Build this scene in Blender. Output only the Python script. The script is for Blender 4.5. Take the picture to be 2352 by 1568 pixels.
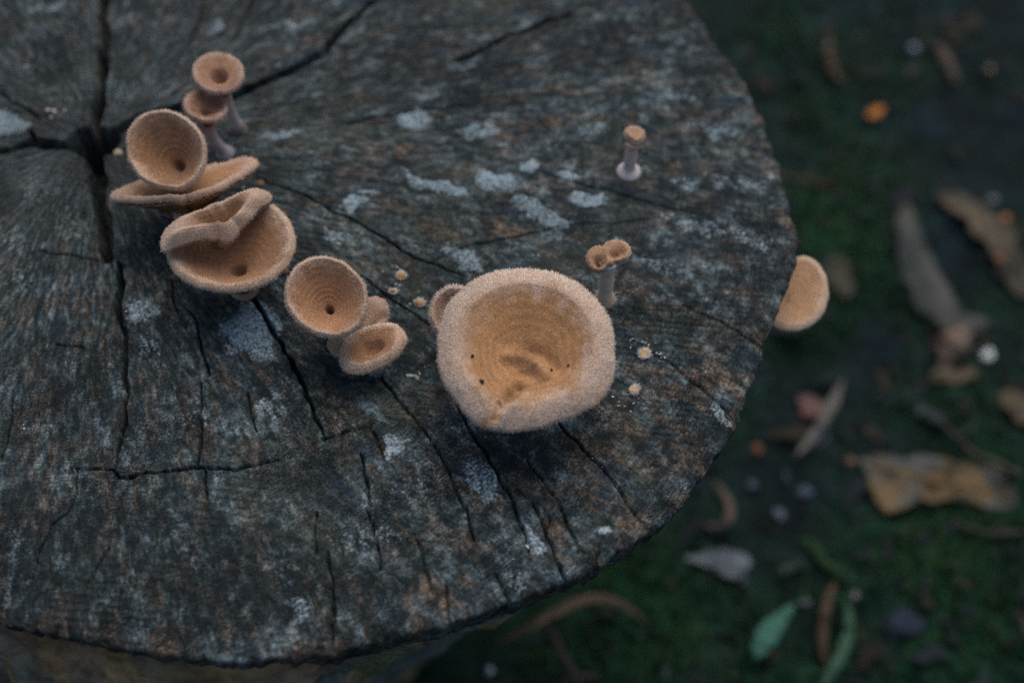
import bpy, math, random
import numpy as np
from mathutils import Vector

for o in list(bpy.data.objects):
    bpy.data.objects.remove(o)
rng = np.random.default_rng(7)
random.seed(7)
sc = bpy.context.scene
col = sc.collection

# ------------------------------------------------------------------ camera, sky, sun, exposure
ELEV, DIST, LENS = math.radians(55), 0.46, 45.0
FPX = LENS / 36 * 2352                    # the photograph is measured on a 2352 x 1568 grid
CAM = np.array([0, -DIST * math.cos(ELEV), DIST * math.sin(ELEV)])
FWD = -CAM / DIST
RGT = np.array([1.0, 0, 0])
UPV = np.cross(RGT, FWD)
cd = bpy.data.cameras.new('camera')
cam = bpy.data.objects.new('camera', cd)
col.objects.link(cam)
cam.location = CAM
cam.rotation_euler = (math.pi / 2 - ELEV, 0, 0)
cd.lens = LENS
cd.sensor_width = 36
cd.clip_start = 0.01
cd.clip_end = 200
cd.dof.use_dof = True
cd.dof.focus_distance = 0.435
cd.dof.aperture_fstop = 4.4
sc.camera = cam

SUN_EL, SUN_AZ = math.radians(62), math.radians(20)   # azimuth measured from +y towards +x
w = bpy.data.worlds.new('World')
sc.world = w
w.use_nodes = True
nt = w.node_tree
bg = nt.nodes['Background']
sky = nt.nodes.new('ShaderNodeTexSky')
sky.sky_type = 'NISHITA'
sky.sun_disc = False
sky.sun_elevation = SUN_EL
sky.sun_rotation = SUN_AZ
sky.air_density = 1.0
sky.dust_density = 3.0
nt.links.new(sky.outputs[0], bg.inputs[0])
bg.inputs[1].default_value = 0.09
sl = bpy.data.lights.new('sun', 'SUN')
sl.energy = 1.1
sl.angle = math.radians(60)
sl.color = (1.0, 0.96, 0.90)
so = bpy.data.objects.new('sun', sl)
col.objects.link(so)
sd = Vector((math.sin(SUN_AZ) * math.cos(SUN_EL), math.cos(SUN_AZ) * math.cos(SUN_EL), math.sin(SUN_EL)))
so.rotation_euler = sd.to_track_quat('Z', 'Y').to_euler()
so.location = (0, 0, 3)
sc.view_settings.view_transform = 'Standard'
sc.view_settings.look = 'None'
sc.view_settings.exposure = 0.4
sc.view_settings.gamma = 1.0
sc.render.engine = 'CYCLES'
sc.cycles.use_denoising = False

GROUND = -0.33


# ------------------------------------------------------------------ helpers
def ray(p):
    p = np.asarray(p, float)
    return FWD * FPX + RGT * (p[..., 0:1] - 1176) - UPV * (p[..., 1:2] - 784)


def px(p, z=0.0):
    """photo position(s) -> point(s) on the horizontal plane at height z"""
    v = ray(p)
    t = (z - CAM[2]) / v[..., 2:3]
    return CAM + v * t


def px_plane(p, c, n):
    v = ray(p)
    t = np.dot(c - CAM, n) / (v @ n)
    return CAM + v * t[..., None]


def unit(v):
    v = np.asarray(v, float)
    return v / np.maximum(np.linalg.norm(v, axis=-1, keepdims=True), 1e-12)


def _h(ix, iy, iz, s):
    h = (ix * 374761393 + iy * 668265263 + iz * 2147483647 + s * 1274126177) & 0xFFFFFFFF
    h = ((h ^ (h >> 13)) * 1274126177) & 0xFFFFFFFF
    h = ((h ^ (h >> 16)) * 2246822519) & 0xFFFFFFFF
    return ((h ^ (h >> 15)) & 0xFFFFFF) / float(0xFFFFFF)


def vn(x, y, z=None, s=0):
    """smooth value noise 0..1"""
    x = np.asarray(x, float)
    y = np.asarray(y, float)
    z = np.zeros_like(x) if z is None else np.asarray(z, float)
    ix, iy, iz = (np.floor(a).astype(np.int64) for a in (x, y, z))
    fx, fy, fz = x - ix, y - iy, z - iz
    fx, fy, fz = (f * f * (3 - 2 * f) for f in (fx, fy, fz))
    flat = not np.any(fz)
    r = 0
    for dz in ((0,) if flat else (0, 1)):
        wz = 1.0 if flat else (fz if dz else 1 - fz)
        for dx in (0, 1):
            wx = fx if dx else 1 - fx
            for dy in (0, 1):
                wy = fy if dy else 1 - fy
                r = r + _h(ix + dx, iy + dy, iz + dz, s) * wx * wy * wz
    return r


def fbm(x, y, z=None, s=0, o=4, gain=0.5):
    t, a, n = 0, 1.0, 0
    for k in range(o):
        t = t + a * vn(x * 2 ** k, y * 2 ** k, None if z is None else z * 2 ** k, s + k * 17)
        n += a
        a *= gain
    return t / n


def sstep(a, b, x):
    t = np.clip((x - a) / (b - a), 0, 1)
    return t * t * (3 - 2 * t)


def make(name, V, F, mat=None, parent=None, cols=None, smooth=True, attrs=None):
    """one mesh object from arrays; F is an int array (m,3) or (m,4) or a list of such arrays"""
    V = np.asarray(V, np.float32)
    Fs = F if isinstance(F, list) else [F]
    me = bpy.data.meshes.new(name)
    me.vertices.add(len(V))
    me.vertices.foreach_set('co', V.ravel())
    idx = np.concatenate([np.asarray(f, np.int32).ravel() for f in Fs])
    tot = np.concatenate([np.full(len(f), np.asarray(f).shape[1], np.int32) for f in Fs])
    start = np.concatenate([[0], np.cumsum(tot)[:-1]]).astype(np.int32)
    me.loops.add(len(idx))
    me.loops.foreach_set('vertex_index', idx)
    me.polygons.add(len(tot))
    me.polygons.foreach_set('loop_start', start)
    if smooth:
        me.polygons.foreach_set('use_smooth', np.ones(len(tot), bool))
    me.update(calc_edges=True)
    if cols is not None:
        a = me.attributes.new('Col', 'FLOAT_COLOR', 'POINT')
        c = np.ones((len(V), 4), np.float32)
        c[:, :3] = np.clip(cols, 0, 1)
        a.data.foreach_set('color', c.ravel())
    for k, v in (attrs or {}).items():
        a = me.attributes.new(k, 'FLOAT_VECTOR', 'POINT')
        a.data.foreach_set('vector', np.asarray(v, np.float32).ravel())
    if mat:
        me.materials.append(mat)
    o = bpy.data.objects.new(name, me)
    col.objects.link(o)
    if parent:
        o.parent = parent
    return o


def thing(name, label, cat, loc=(0, 0, 0), group=None):
    o = bpy.data.objects.new(name, None)
    o.empty_display_size = 0.01
    col.objects.link(o)
    o.location = loc
    o['label'] = label
    o['category'] = cat
    if group:
        o['group'] = group
    return o


def tag(o, label, cat, group=None):
    o['label'] = label
    o['category'] = cat
    if group:
        o['group'] = group
    return o


def grid_faces(n, m, wrap=True, base=0):
    """quads of an n (rows) x m (columns) vertex grid, columns wrap"""
    i = np.arange(n - 1)[:, None]
    j = np.arange(m if wrap else m - 1)[None, :]
    j2 = (j + 1) % m
    a = i * m + j
    b = i * m + j2
    return (np.stack([a, b, b + m, a + m], -1).reshape(-1, 4) + base)


def resample(P, n, smooth=True):
    P = np.asarray(P, float)
    t = np.concatenate([[0], np.cumsum(np.linalg.norm(np.diff(P, axis=0), axis=1))])
    s = np.linspace(0, t[-1], n)
    Q = np.stack([np.interp(s, t, P[:, k]) for k in range(P.shape[1])], 1)
    if smooth and n > 8:
        for _ in range(max(2, n // (2 * len(P)))):
            Q[1:-1] = 0.25 * Q[:-2] + 0.5 * Q[1:-1] + 0.25 * Q[2:]
    return Q


def tube(P, R, seg=10, squash=1.0):
    P = np.asarray(P, float)
    n = len(P)
    R = np.broadcast_to(np.asarray(R, float), (n,))
    T = unit(np.gradient(P, axis=0))
    ref = np.array([0.3, 0.9, 0.2])
    A = unit(np.cross(T, ref))
    B = np.cross(T, A)
    th = np.linspace(0, 2 * np.pi, seg, endpoint=False)
    V = P[:, None] + R[:, None, None] * (np.cos(th)[None, :, None] * A[:, None] + squash * np.sin(th)[None, :, None] * B[:, None])
    V = V.reshape(-1, 3)
    F = grid_faces(n, seg)
    V = np.vstack([V, P[0], P[-1]])
    j = np.arange(seg)
    c0 = np.stack([np.full(seg, n * seg), (j + 1) % seg, j], 1)
    c1 = np.stack([np.full(seg, n * seg + 1), (n - 1) * seg + j, (n - 1) * seg + (j + 1) % seg], 1)
    return V, [F, c0, c1]


# ------------------------------------------------------------------ materials
def mat_new(name):
    m = bpy.data.materials.new(name)
    m.use_nodes = True
    t = m.node_tree
    b = t.nodes['Principled BSDF']
    return m, t, b


def N(t, kind, **kw):
    n = t.nodes.new(kind)
    for k, v in kw.items():
        if k.startswith('i_'):
            n.inputs[k[2:].replace('_', ' ')].default_value = v
        else:
            setattr(n, k, v)
    return n


def noise(t, vec, scale, detail=5, rough=0.55, dist=0.0):
    n = N(t, 'ShaderNodeTexNoise')
    n.inputs['Scale'].default_value = scale
    n.inputs['Detail'].default_value = detail
    n.inputs['Roughness'].default_value = rough
    n.inputs['Distortion'].default_value = dist
    t.links.new(vec, n.inputs['Vector'])
    return n.outputs['Fac']


def ramp(t, fac, a, b, lo=0.0, hi=1.0):
    n = N(t, 'ShaderNodeMapRange')
    n.interpolation_type = 'SMOOTHSTEP'
    n.inputs['From Min'].default_value = a
    n.inputs['From Max'].default_value = b
    n.inputs['To Min'].default_value = lo
    n.inputs['To Max'].default_value = hi
    t.links.new(fac, n.inputs['Value'])
    return n.outputs['Result']


def mix(t, fac, a, b, mode='MIX'):
    n = N(t, 'ShaderNodeMix', data_type='RGBA', blend_type=mode)
    for k, v in ((0, fac), (6, a), (7, b)):
        if isinstance(v, (int, float)):
            n.inputs[k].default_value = v
        elif isinstance(v, tuple):
            n.inputs[k].default_value = (*v, 1)
        else:
            t.links.new(v, n.inputs[k])
    return n.outputs[2]


def mth(t, op, a, b=0.0):
    n = N(t, 'ShaderNodeMath', operation=op)
    for k, v in ((0, a), (1, b)):
        if isinstance(v, (int, float)):
            n.inputs[k].default_value = v
        else:
            t.links.new(v, n.inputs[k])
    return n.outputs[0]


def vscale(t, vec, s):
    n = N(t, 'ShaderNodeVectorMath', operation='MULTIPLY')
    t.links.new(vec, n.inputs[0])
    n.inputs[1].default_value = s
    return n.outputs[0]


def bump(t, b, h, strength, dist):
    n = N(t, 'ShaderNodeBump')
    n.inputs['Strength'].default_value = strength
    n.inputs['Distance'].default_value = dist
    t.links.new(h, n.inputs['Height'])
    t.links.new(n.outputs[0], b.inputs['Normal'])


def mat_wood():
    m, t, b = mat_new('weathered_end_grain')
    pol = N(t, 'ShaderNodeAttribute', attribute_name='pol').outputs['Vector']
    msk = N(t, 'ShaderNodeAttribute', attribute_name='Col')
    sep = N(t, 'ShaderNodeSeparateColor')
    t.links.new(msk.outputs['Color'], sep.inputs[0])
    pale, dark, brown = sep.outputs[0], sep.outputs[1], sep.outputs[2]
    obj = N(t, 'ShaderNodeTexCoord').outputs['Object']
    big = noise(t, obj, 22, 6, 0.6)
    patch = noise(t, vscale(t, pol, (62, 84, 1)), 1.0, 7, 0.70)         # stretched along the radius
    mid = noise(t, vscale(t, pol, (190, 260, 1)), 1.0, 6, 0.65)
    fine = noise(t, obj, 900, 4, 0.6)
    radl = noise(t, vscale(t, pol, (260, 1250, 1)), 1.0, 4, 0.65)        # fine rays
    tang = noise(t, vscale(t, pol, (1250, 120, 1)), 1.0, 4, 0.65)        # fine rings and saw scores
    # grey weathering
    g = mth(t, 'ADD', mth(t, 'MULTIPLY', patch, 0.5), mth(t, 'MULTIPLY', mid, 0.5))
    g = ramp(t, g, 0.40, 0.64)
    g = mth(t, 'POWER', g, 1.45)
    c = mix(t, g, (0.0060, 0.0145, 0.0155), (0.122, 0.160, 0.166))
    # brown, warmer wood showing through
    bn = ramp(t, noise(t, vscale(t, pol, (30, 70, 1)), 1.7, 6, 0.7), 0.45, 0.60)
    bn = mth(t, 'MINIMUM', mth(t, 'MULTIPLY', bn, mth(t, 'ADD', 0.62, mth(t, 'MULTIPLY', brown, 1.2))), 1.0)
    c = mix(t, mth(t, 'MULTIPLY', bn, 0.8), c, mix(t, ramp(t, mid, 0.35, 0.65), (0.020, 0.016, 0.012), (0.185, 0.130, 0.085)))
    ol = ramp(t, noise(t, vscale(t, obj, (26, 26, 1)), 1.0, 4, 0.6), 0.52, 0.66)
    c = mix(t, mth(t, 'MULTIPLY', ol, 0.45), c, mix(t, mid, (0.016, 0.020, 0.012), (0.10, 0.11, 0.085)))
    # bluish stain
    bl = ramp(t, noise(t, vscale(t, pol, (45, 80, 1)), 1.1, 5, 0.6), 0.54, 0.68)
    c = mix(t, mth(t, 'MULTIPLY', bl, 0.65), c, mix(t, mid, (0.008, 0.018, 0.029), (0.040, 0.066, 0.092)))
    # dark mould, with vignetting painted in at the lower left
    dk = ramp(t, mth(t, 'ADD', big, mth(t, 'MULTIPLY', dark, 0.5)), 0.46, 0.68)
    dk2 = ramp(t, noise(t, vscale(t, pol, (60, 150, 1)), 2.3, 6, 0.7), 0.46, 0.60)
    dk = mth(t, 'MULTIPLY', dk, mth(t, 'ADD', 0.40, mth(t, 'MULTIPLY', dk2, 0.55)))
    c = mix(t, dk, c, (0.005, 0.0105, 0.0115))
    spot = ramp(t, noise(t, obj, 210, 5, 0.7), 0.56, 0.68, 0, 0.75)
    c = mix(t, spot, c, (0.007, 0.0125, 0.014))
    # pale crust
    pn = mth(t, 'ADD', pale, mth(t, 'MULTIPLY', mth(t, 'SUBTRACT', mid, 0.5), 1.5))
    pn = mth(t, 'ADD', pn, mth(t, 'MULTIPLY', mth(t, 'SUBTRACT', fine, 0.5), 0.9))
    pm = ramp(t, pn, 0.28, 0.84)
    pm2 = ramp(t, mth(t, 'ADD', patch, mth(t, 'MULTIPLY', mid, 0.6)), 0.85, 1.05, 0, 0.40)
    c = mix(t, mth(t, 'MAXIMUM', mth(t, 'MULTIPLY', pm, 0.8), pm2), c, mix(t, fine, (0.15, 0.205, 0.225), (0.36, 0.455, 0.485)))
    # pores, rays and a fine crackle in the wood itself
    vo = N(t, 'ShaderNodeTexVoronoi', feature='DISTANCE_TO_EDGE')
    vo.inputs['Scale'].default_value = 1.0
    wp = N(t, 'ShaderNodeVectorMath', operation='ADD')
    nc = N(t, 'ShaderNodeTexNoise')
    nc.inputs['Scale'].default_value = 300
    nc.inputs['Detail'].default_value = 2
    t.links.new(obj, nc.inputs['Vector'])
    t.links.new(vscale(t, pol, (1000, 520, 1)), wp.inputs[0])
    t.links.new(vscale(t, nc.outputs['Color'], (1.6, 1.6, 0)), wp.inputs[1])
    t.links.new(wp.outputs[0], vo.inputs['Vector'])
    crk = ramp(t, vo.outputs['Distance'], 0.0, 0.16, 0.0, 1.0)
    cz = ramp(t, noise(t, obj, 30, 4, 0.6), 0.40, 0.60)
    crk = mth(t, 'SUBTRACT', 1.0, mth(t, 'MULTIPLY', mth(t, 'SUBTRACT', 1.0, crk), cz))
    fl = mth(t, 'MULTIPLY', ramp(t, radl, 0.28, 0.56, 0.55, 1.12), ramp(t, tang, 0.28, 0.58, 0.5, 1.15))
    fl = mth(t, 'MULTIPLY', fl, ramp(t, fine, 0.32, 0.62, 0.5, 1.3))
    fl = mth(t, 'MULTIPLY', fl, mth(t, 'ADD', 0.3, mth(t, 'MULTIPLY', crk, 0.75)))
    k = N(t, 'ShaderNodeCombineXYZ')
    for i in range(3):
        t.links.new(fl, k.inputs[i])
    c = mix(t, 1.0, c, k.outputs[0], 'MULTIPLY')
    t.links.new(c, b.inputs['Base Color'])
    b.inputs['Roughness'].default_value = 0.85
    b.inputs['Specular IOR Level'].default_value = 0.3
    # saw scores, in drifts
    sv = N(t, 'ShaderNodeTexWave', wave_type='BANDS', bands_direction='Y')
    sv.inputs['Scale'].default_value = 120
    sv.inputs['Distortion'].default_value = 2.5
    sv.inputs['Detail'].default_value = 2
    sv.inputs['Detail Scale'].default_value = 0.6
    rot = N(t, 'ShaderNodeMapping')
    rot.inputs['Rotation'].default_value = (0, 0, 0.12)
    t.links.new(obj, rot.inputs['Vector'])
    t.links.new(rot.outputs[0], sv.inputs['Vector'])
    drift = ramp(t, noise(t, obj, 14, 3), 0.48, 0.62)
    saw = mth(t, 'MULTIPLY', sv.outputs['Fac'], drift)
    h = mth(t, 'ADD', mth(t, 'MULTIPLY', radl, 0.9), mth(t, 'MULTIPLY', tang, 1.0))
    h = mth(t, 'ADD', h, mth(t, 'MULTIPLY', fine, 0.7))
    h = mth(t, 'ADD', h, mth(t, 'MULTIPLY', mid, 1.2))
    h = mth(t, 'ADD', h, mth(t, 'MULTIPLY', saw, 1.0))
    h = mth(t, 'ADD', h, mth(t, 'MULTIPLY', crk, 0.5))
    bump(t, b, h, 0.8, 0.0006)
    return m


def mat_col(name, scale=400, lo=0.75, hi=1.25, rough=0.9, bd=0.0004, spec=0.2, sheen=0.0):
    """vertex colour broken by fine noise"""
    m, t, b = mat_new(name)
    c = N(t, 'ShaderNodeAttribute', attribute_name='Col').outputs['Color']
    obj = N(t, 'ShaderNodeTexCoord').outputs['Object']
    n = noise(t, obj, scale, 5, 0.65)
    f = ramp(t, n, 0.3, 0.7, lo, hi)
    k = N(t, 'ShaderNodeCombineXYZ')
    for i in range(3):
        t.links.new(f, k.inputs[i])
    t.links.new(mix(t, 1.0, c, k.outputs[0], 'MULTIPLY'), b.inputs['Base Color'])
    b.inputs['Roughness'].default_value = rough
    b.inputs['Specular IOR Level'].default_value = spec
    b.inputs['Sheen Weight'].default_value = sheen
    if bd:
        bump(t, b, n, 0.7, bd)
    return m


M_WOOD = mat_wood()
M_BARK = mat_col('bark', 160, 0.55, 1.4, 0.9, 0.002)
M_CAP = mat_col('felted_cap', 1500, 0.72, 1.22, 0.95, 0.0005, 0.1, 0.15)
M_HAIR = mat_col('cap_hairs', 300, 0.9, 1.1, 0.9, 0.0, 0.1)
M_GILL = mat_col('gills', 900, 0.8, 1.15, 0.8, 0.0002)
M_STEM = mat_col('stem_flesh', 700, 0.85, 1.12, 0.8, 0.0003)
M_SOIL = mat_col('soil_and_moss', 120, 0.5, 1.5, 0.95, 0.004)
M_MOSS = mat_col('moss_leaf', 80, 0.7, 1.3, 0.8, 0.0)
M_LEAF = mat_col('dry_leaf', 220, 0.65, 1.3, 0.75, 0.0006)
M_STONE = mat_col('stone', 300, 0.75, 1.2, 0.85, 0.0008)
M_MYC = mat_col('mycelium', 900, 0.85, 1.1, 0.95, 0.0004)

# ------------------------------------------------------------------ ground
half = 0.95
n = 260
gx = np.linspace(-0.75, 1.15, n)
gy = np.linspace(-0.65, 1.25, n)
X, Y = np.meshgrid(gx, gy)
moss_blobs = [(1930, 560, 150), (1860, 780, 90), (1500, 1330, 130), (1480, 1440, 110), (2150, 1480, 190), (2080, 1330, 150),
              (2280, 1320, 140), (1960, 640, 100), (1900, 480, 90), (1740, 1330, 90), (2250, 960, 80), (1620, 1480, 130), (1660, 1180, 60),
              (1800, 60, 110), (1860, 250, 80), (1960, 330, 100), (2050, 920, 80), (1300, 1500, 100)]
soil_blobs = [(1720, 1160, 130), (2300, 40, 160), (2000, 860, 110), (2200, 330, 150), (1640, 1560, 90), (2180, 600, 90), (2080, 1440, 90)]


def moss_mask(X, Y):
    f = fbm(X * 16 + 30, Y * 16 + 30, s=5, o=5, gain=0.6) - 0.5
    m = 0.42 + f * 1.5
    for bl, sgn in ((moss_blobs, 0.5), (soil_blobs, -0.75)):
        for x, y, r in bl:
            c = px(np.array([x, y]), GROUND)
            rr = r * 0.74 / FPX * 1.15
            m = m + sgn * np.exp(-((X - c[0]) ** 2 + (Y - c[1]) ** 2 * 0.7) / rr ** 2)
    return np.clip(m, 0, 1)


MM = moss_mask(X, Y)
Zg = GROUND + 0.018 * (fbm(X * 9, Y * 9, s=2, o=4) - 0.5) + 0.010 * (fbm(X * 60, Y * 60, s=3, o=4) - 0.5) + 0.008 * (sstep(0.4, 0.8, MM) - 0.4)


def ground_z(p):
    i = np.clip(np.searchsorted(gx, p[..., 0]), 0, n - 1)
    j = np.clip(np.searchsorted(gy, p[..., 1]), 0, n - 1)
    return Zg[j, i]


fade = np.minimum(np.minimum(X - gx[0], gx[-1] - X), np.minimum(Y - gy[0], gy[-1] - Y))
Zg = GROUND + (Zg - GROUND) * sstep(0, 0.1, fade)
V = np.stack([X, Y, Zg], -1).reshape(-1, 3)
F = grid_faces(n, n, wrap=False)
far = np.array([[-60, -60, GROUND], [60, -60, GROUND], [60, 60, GROUND], [-60, 60, GROUND]], float)
b0 = len(V)
V = np.vstack([V, far])
ring = []
corn = [0, n - 1, n * n - 1, n * (n - 1)]
ring = np.array([[corn[0], b0, b0 + 1, corn[1]], [corn[1], b0 + 1, b0 + 2, corn[2]], [corn[2], b0 + 2, b0 + 3, corn[3]], [corn[3], b0 + 3, b0, corn[0]]])
mm = MM.ravel()[:, None]
va = fbm(X * 40, Y * 40, s=9, o=4).ravel()[:, None]
vb = fbm(X * 25, Y * 25, s=19, o=4).ravel()[:, None]
soil = np.array([0.0042, 0.0105, 0.0110]) * (0.5 + va) + np.array([0.002, 0.006, 0.011]) * sstep(0.5, 0.7, vb)
moss = np.array([0.0050, 0.0250, 0.0105]) * (0.45 + 1.1 * va) + np.array([0.007, 0.006, 0.0]) * sstep(0.55, 0.75, vb)
gc = soil * (1 - mm) + moss * mm
gc = np.vstack([gc, np.tile(gc.mean(0), (4, 1))])
g = make('ground', V, [F, ring], M_SOIL, cols=gc)
g['kind'] = 'structure'

# moss shoots and crumbs of litter, where the camera and a step beside it could see them
PITH = px(np.array([218, 325]), 0)[:2]
CEN, RAD = np.array([-0.083, 0.072]), 0.190


def scatter(k, prob):
    P = np.stack([rng.uniform(-0.35, 0.62, k), rng.uniform(-0.25, 0.75, k)], 1)
    keep = (np.hypot(P[:, 0] - CEN[0] + 0.02, P[:, 1] - CEN[1] - 0.01) > 0.135) & (rng.random(k) < prob(P))
    return P[keep]


P = scatter(90000, lambda P: moss_mask(P[:, 0], P[:, 1]) ** 1.4)
k = len(P)
base = np.c_[P, ground_z(P) - 0.001]
az = rng.uniform(0, 2 * np.pi, k)
tilt = rng.uniform(0.2, 1.2, k)
ln = rng.uniform(0.004, 0.011, k)
d = np.stack([np.cos(az) * np.sin(tilt), np.sin(az) * np.sin(tilt), np.cos(tilt)], 1)
sd_ = np.stack([-np.sin(az), np.cos(az), np.zeros(k)], 1)
wd = ln * 0.16
V = np.stack([base - sd_ * wd[:, None] * 0.5, base + d * ln[:, None] * 0.5 + sd_ * wd[:, None], base + d * ln[:, None] - np.array([0, 0, 0.001]), base + d * ln[:, None] * 0.5 - sd_ * wd[:, None]], 1).reshape(-1, 3)
F = np.arange(4 * k).reshape(-1, 4)
vv = vn(P[:, 0] * 30, P[:, 1] * 30, s=44)[:, None]
mc = np.array([0.0055, 0.036, 0.0135]) * rng.uniform(0.4, 1.3, (k, 1)) * (0.5 + vv) + np.array([0.008, 0.004, 0]) * (rng.random((k, 1)) < 0.25)
mo = make('moss', V, F, M_MOSS, cols=np.repeat(mc, 4, 0), smooth=False)
mo['kind'] = 'stuff'
tag(mo, 'dark green moss shoots carpeting the ground around the stump', 'moss')
mo['kind'] = 'stuff'

P = scatter(5200, lambda P: np.full(len(P), 0.5))
k = len(P)
base = np.c_[P, ground_z(P) + 0.004]
az = rng.uniform(0, 2 * np.pi, k)
sz = rng.gamma(2.0, 0.0016, k) + 0.0012
t3 = np.linspace(0, 2 * np.pi, 6, endpoint=False)
rr = sz[:, None] * rng.uniform(0.5, 1.1, (k, 6)) * (1 + 0.7 * np.cos(2 * (t3[None] - az[:, None])))
V = np.zeros((k, 6, 3))
V[..., 0] = base[:, None, 0] + rr * np.cos(t3)
V[..., 1] = base[:, None, 1] + rr * np.sin(t3)
V[..., 2] = base[:, None, 2] + rng.uniform(-0.002, 0.003, (k, 6))
pal = np.array([[0.055, 0.036, 0.020], [0.030, 0.035, 0.042], [0.085, 0.062, 0.042], [0.02, 0.025, 0.03], [0.045, 0.03, 0.012], [0.09, 0.095, 0.10]])
ci = rng.choice(6, k, p=[0.24, 0.25, 0.1, 0.25, 0.14, 0.02])
li = make('leaf_litter', V.reshape(-1, 3), np.arange(6 * k).reshape(-1, 6), M_LEAF, cols=np.repeat(pal[ci] * np.array([0.34, 0.46, 0.50]) * rng.uniform(0.5, 1.3, (k, 1)), 6, 0), smooth=False)
tag(li, 'small brown and grey crumbs of leaf litter strewn over the moss', 'leaf litter')
li['kind'] = 'stuff'

# ------------------------------------------------------------------ stump
EDGE = [(1540, -60), (1581, 0), (1625, 60), (1665, 120), (1705, 172), (1735, 233), (1768, 313), (1798, 400), (1818, 467), (1828, 523), (1842, 550), (1828, 578),
        (1833, 605), (1815, 640), (1795, 686), (1775, 740), (1763, 776), (1745, 830), (1728, 875), (1705, 943), (1668, 1016), (1646, 1046), (1605, 1105),
        (1568, 1153), (1480, 1228), (1417, 1266), (1366, 1297), (1297, 1328), (1230, 1357), (1167, 1379), (1117, 1399), (1040, 1425), (951, 1446), (880, 1466),
        (784, 1485), (700, 1502), (633, 1508), (560, 1514), (500, 1513), (420, 1505), (333, 1493), (250, 1475), (167, 1458), (80, 1438), (0, 1423), (-60, 1400)]
E = px(np.array(EDGE, float), 0)[:, :2] - PITH
th_e = np.arctan2(E[:, 1], E[:, 0])
r_e = np.hypot(E[:, 0], E[:, 1])
# the part of the rim outside the frame follows the circle fitted to the part inside it
th_c = np.linspace(-np.pi, np.pi, 360, endpoint=False)
cc = CEN - PITH
b_ = np.cos(th_c) * cc[0] + np.sin(th_c) * cc[1]
r_c = b_ + np.sqrt(b_ ** 2 - cc @ cc + RAD ** 2)
lo_t, hi_t = th_e.min(), th_e.max()
gap = 0.35
keep = (th_c < lo_t - gap) | (th_c > hi_t + gap)
T_ = np.concatenate([th_e, th_c[keep]])
R_ = np.concatenate([r_e, r_c[keep]])
o_ = np.argsort(T_)
T_, R_ = T_[o_], R_[o_]


def rim_r(th):
    th = (th + np.pi) % (2 * np.pi) - np.pi
    return np.interp(th, T_, R_, period=2 * np.pi)


vis0, vis1 = math.radians(-118), math.radians(62)
nv, nh = 1560, 240
TH = np.concatenate([np.linspace(vis0, vis1, nv, endpoint=False), np.linspace(vis1, vis0 + 2 * np.pi, nh, endpoint=False)])
NT = len(TH)
NR = 430
s_ = np.concatenate([np.linspace(0.0, 1, NR) ** 0.92])
RR = rim_r(TH)
jag = (fbm(np.cos(TH) * 45, np.sin(TH) * 45, s=3, o=4, gain=0.65) - 0.5) * 0.0034
RR = RR + jag
r = s_[:, None] * RR[None, :]
X = PITH[0] + r * np.cos(TH)[None]
Y = PITH[1] + r * np.sin(TH)[None]
AR = np.broadcast_to(TH[None] * 0.2, X.shape)          # angle, as a length at 0.2 m

# surface relief: shallow swells, radial staves, rings
Z = 0.0014 * (fbm(X * 22, Y * 22, s=11, o=3) - 0.5)
Z += 0.0006 * (fbm(r * 26, AR * 150, s=12, o=4, gain=0.6) - 0.5)
Z += 0.0004 * (fbm(r * 420, AR * 60, s=13, o=2) - 0.5)
Z += 0.0006 * (fbm(X * 320, Y * 320, s=14, o=3) - 0.5)

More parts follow.
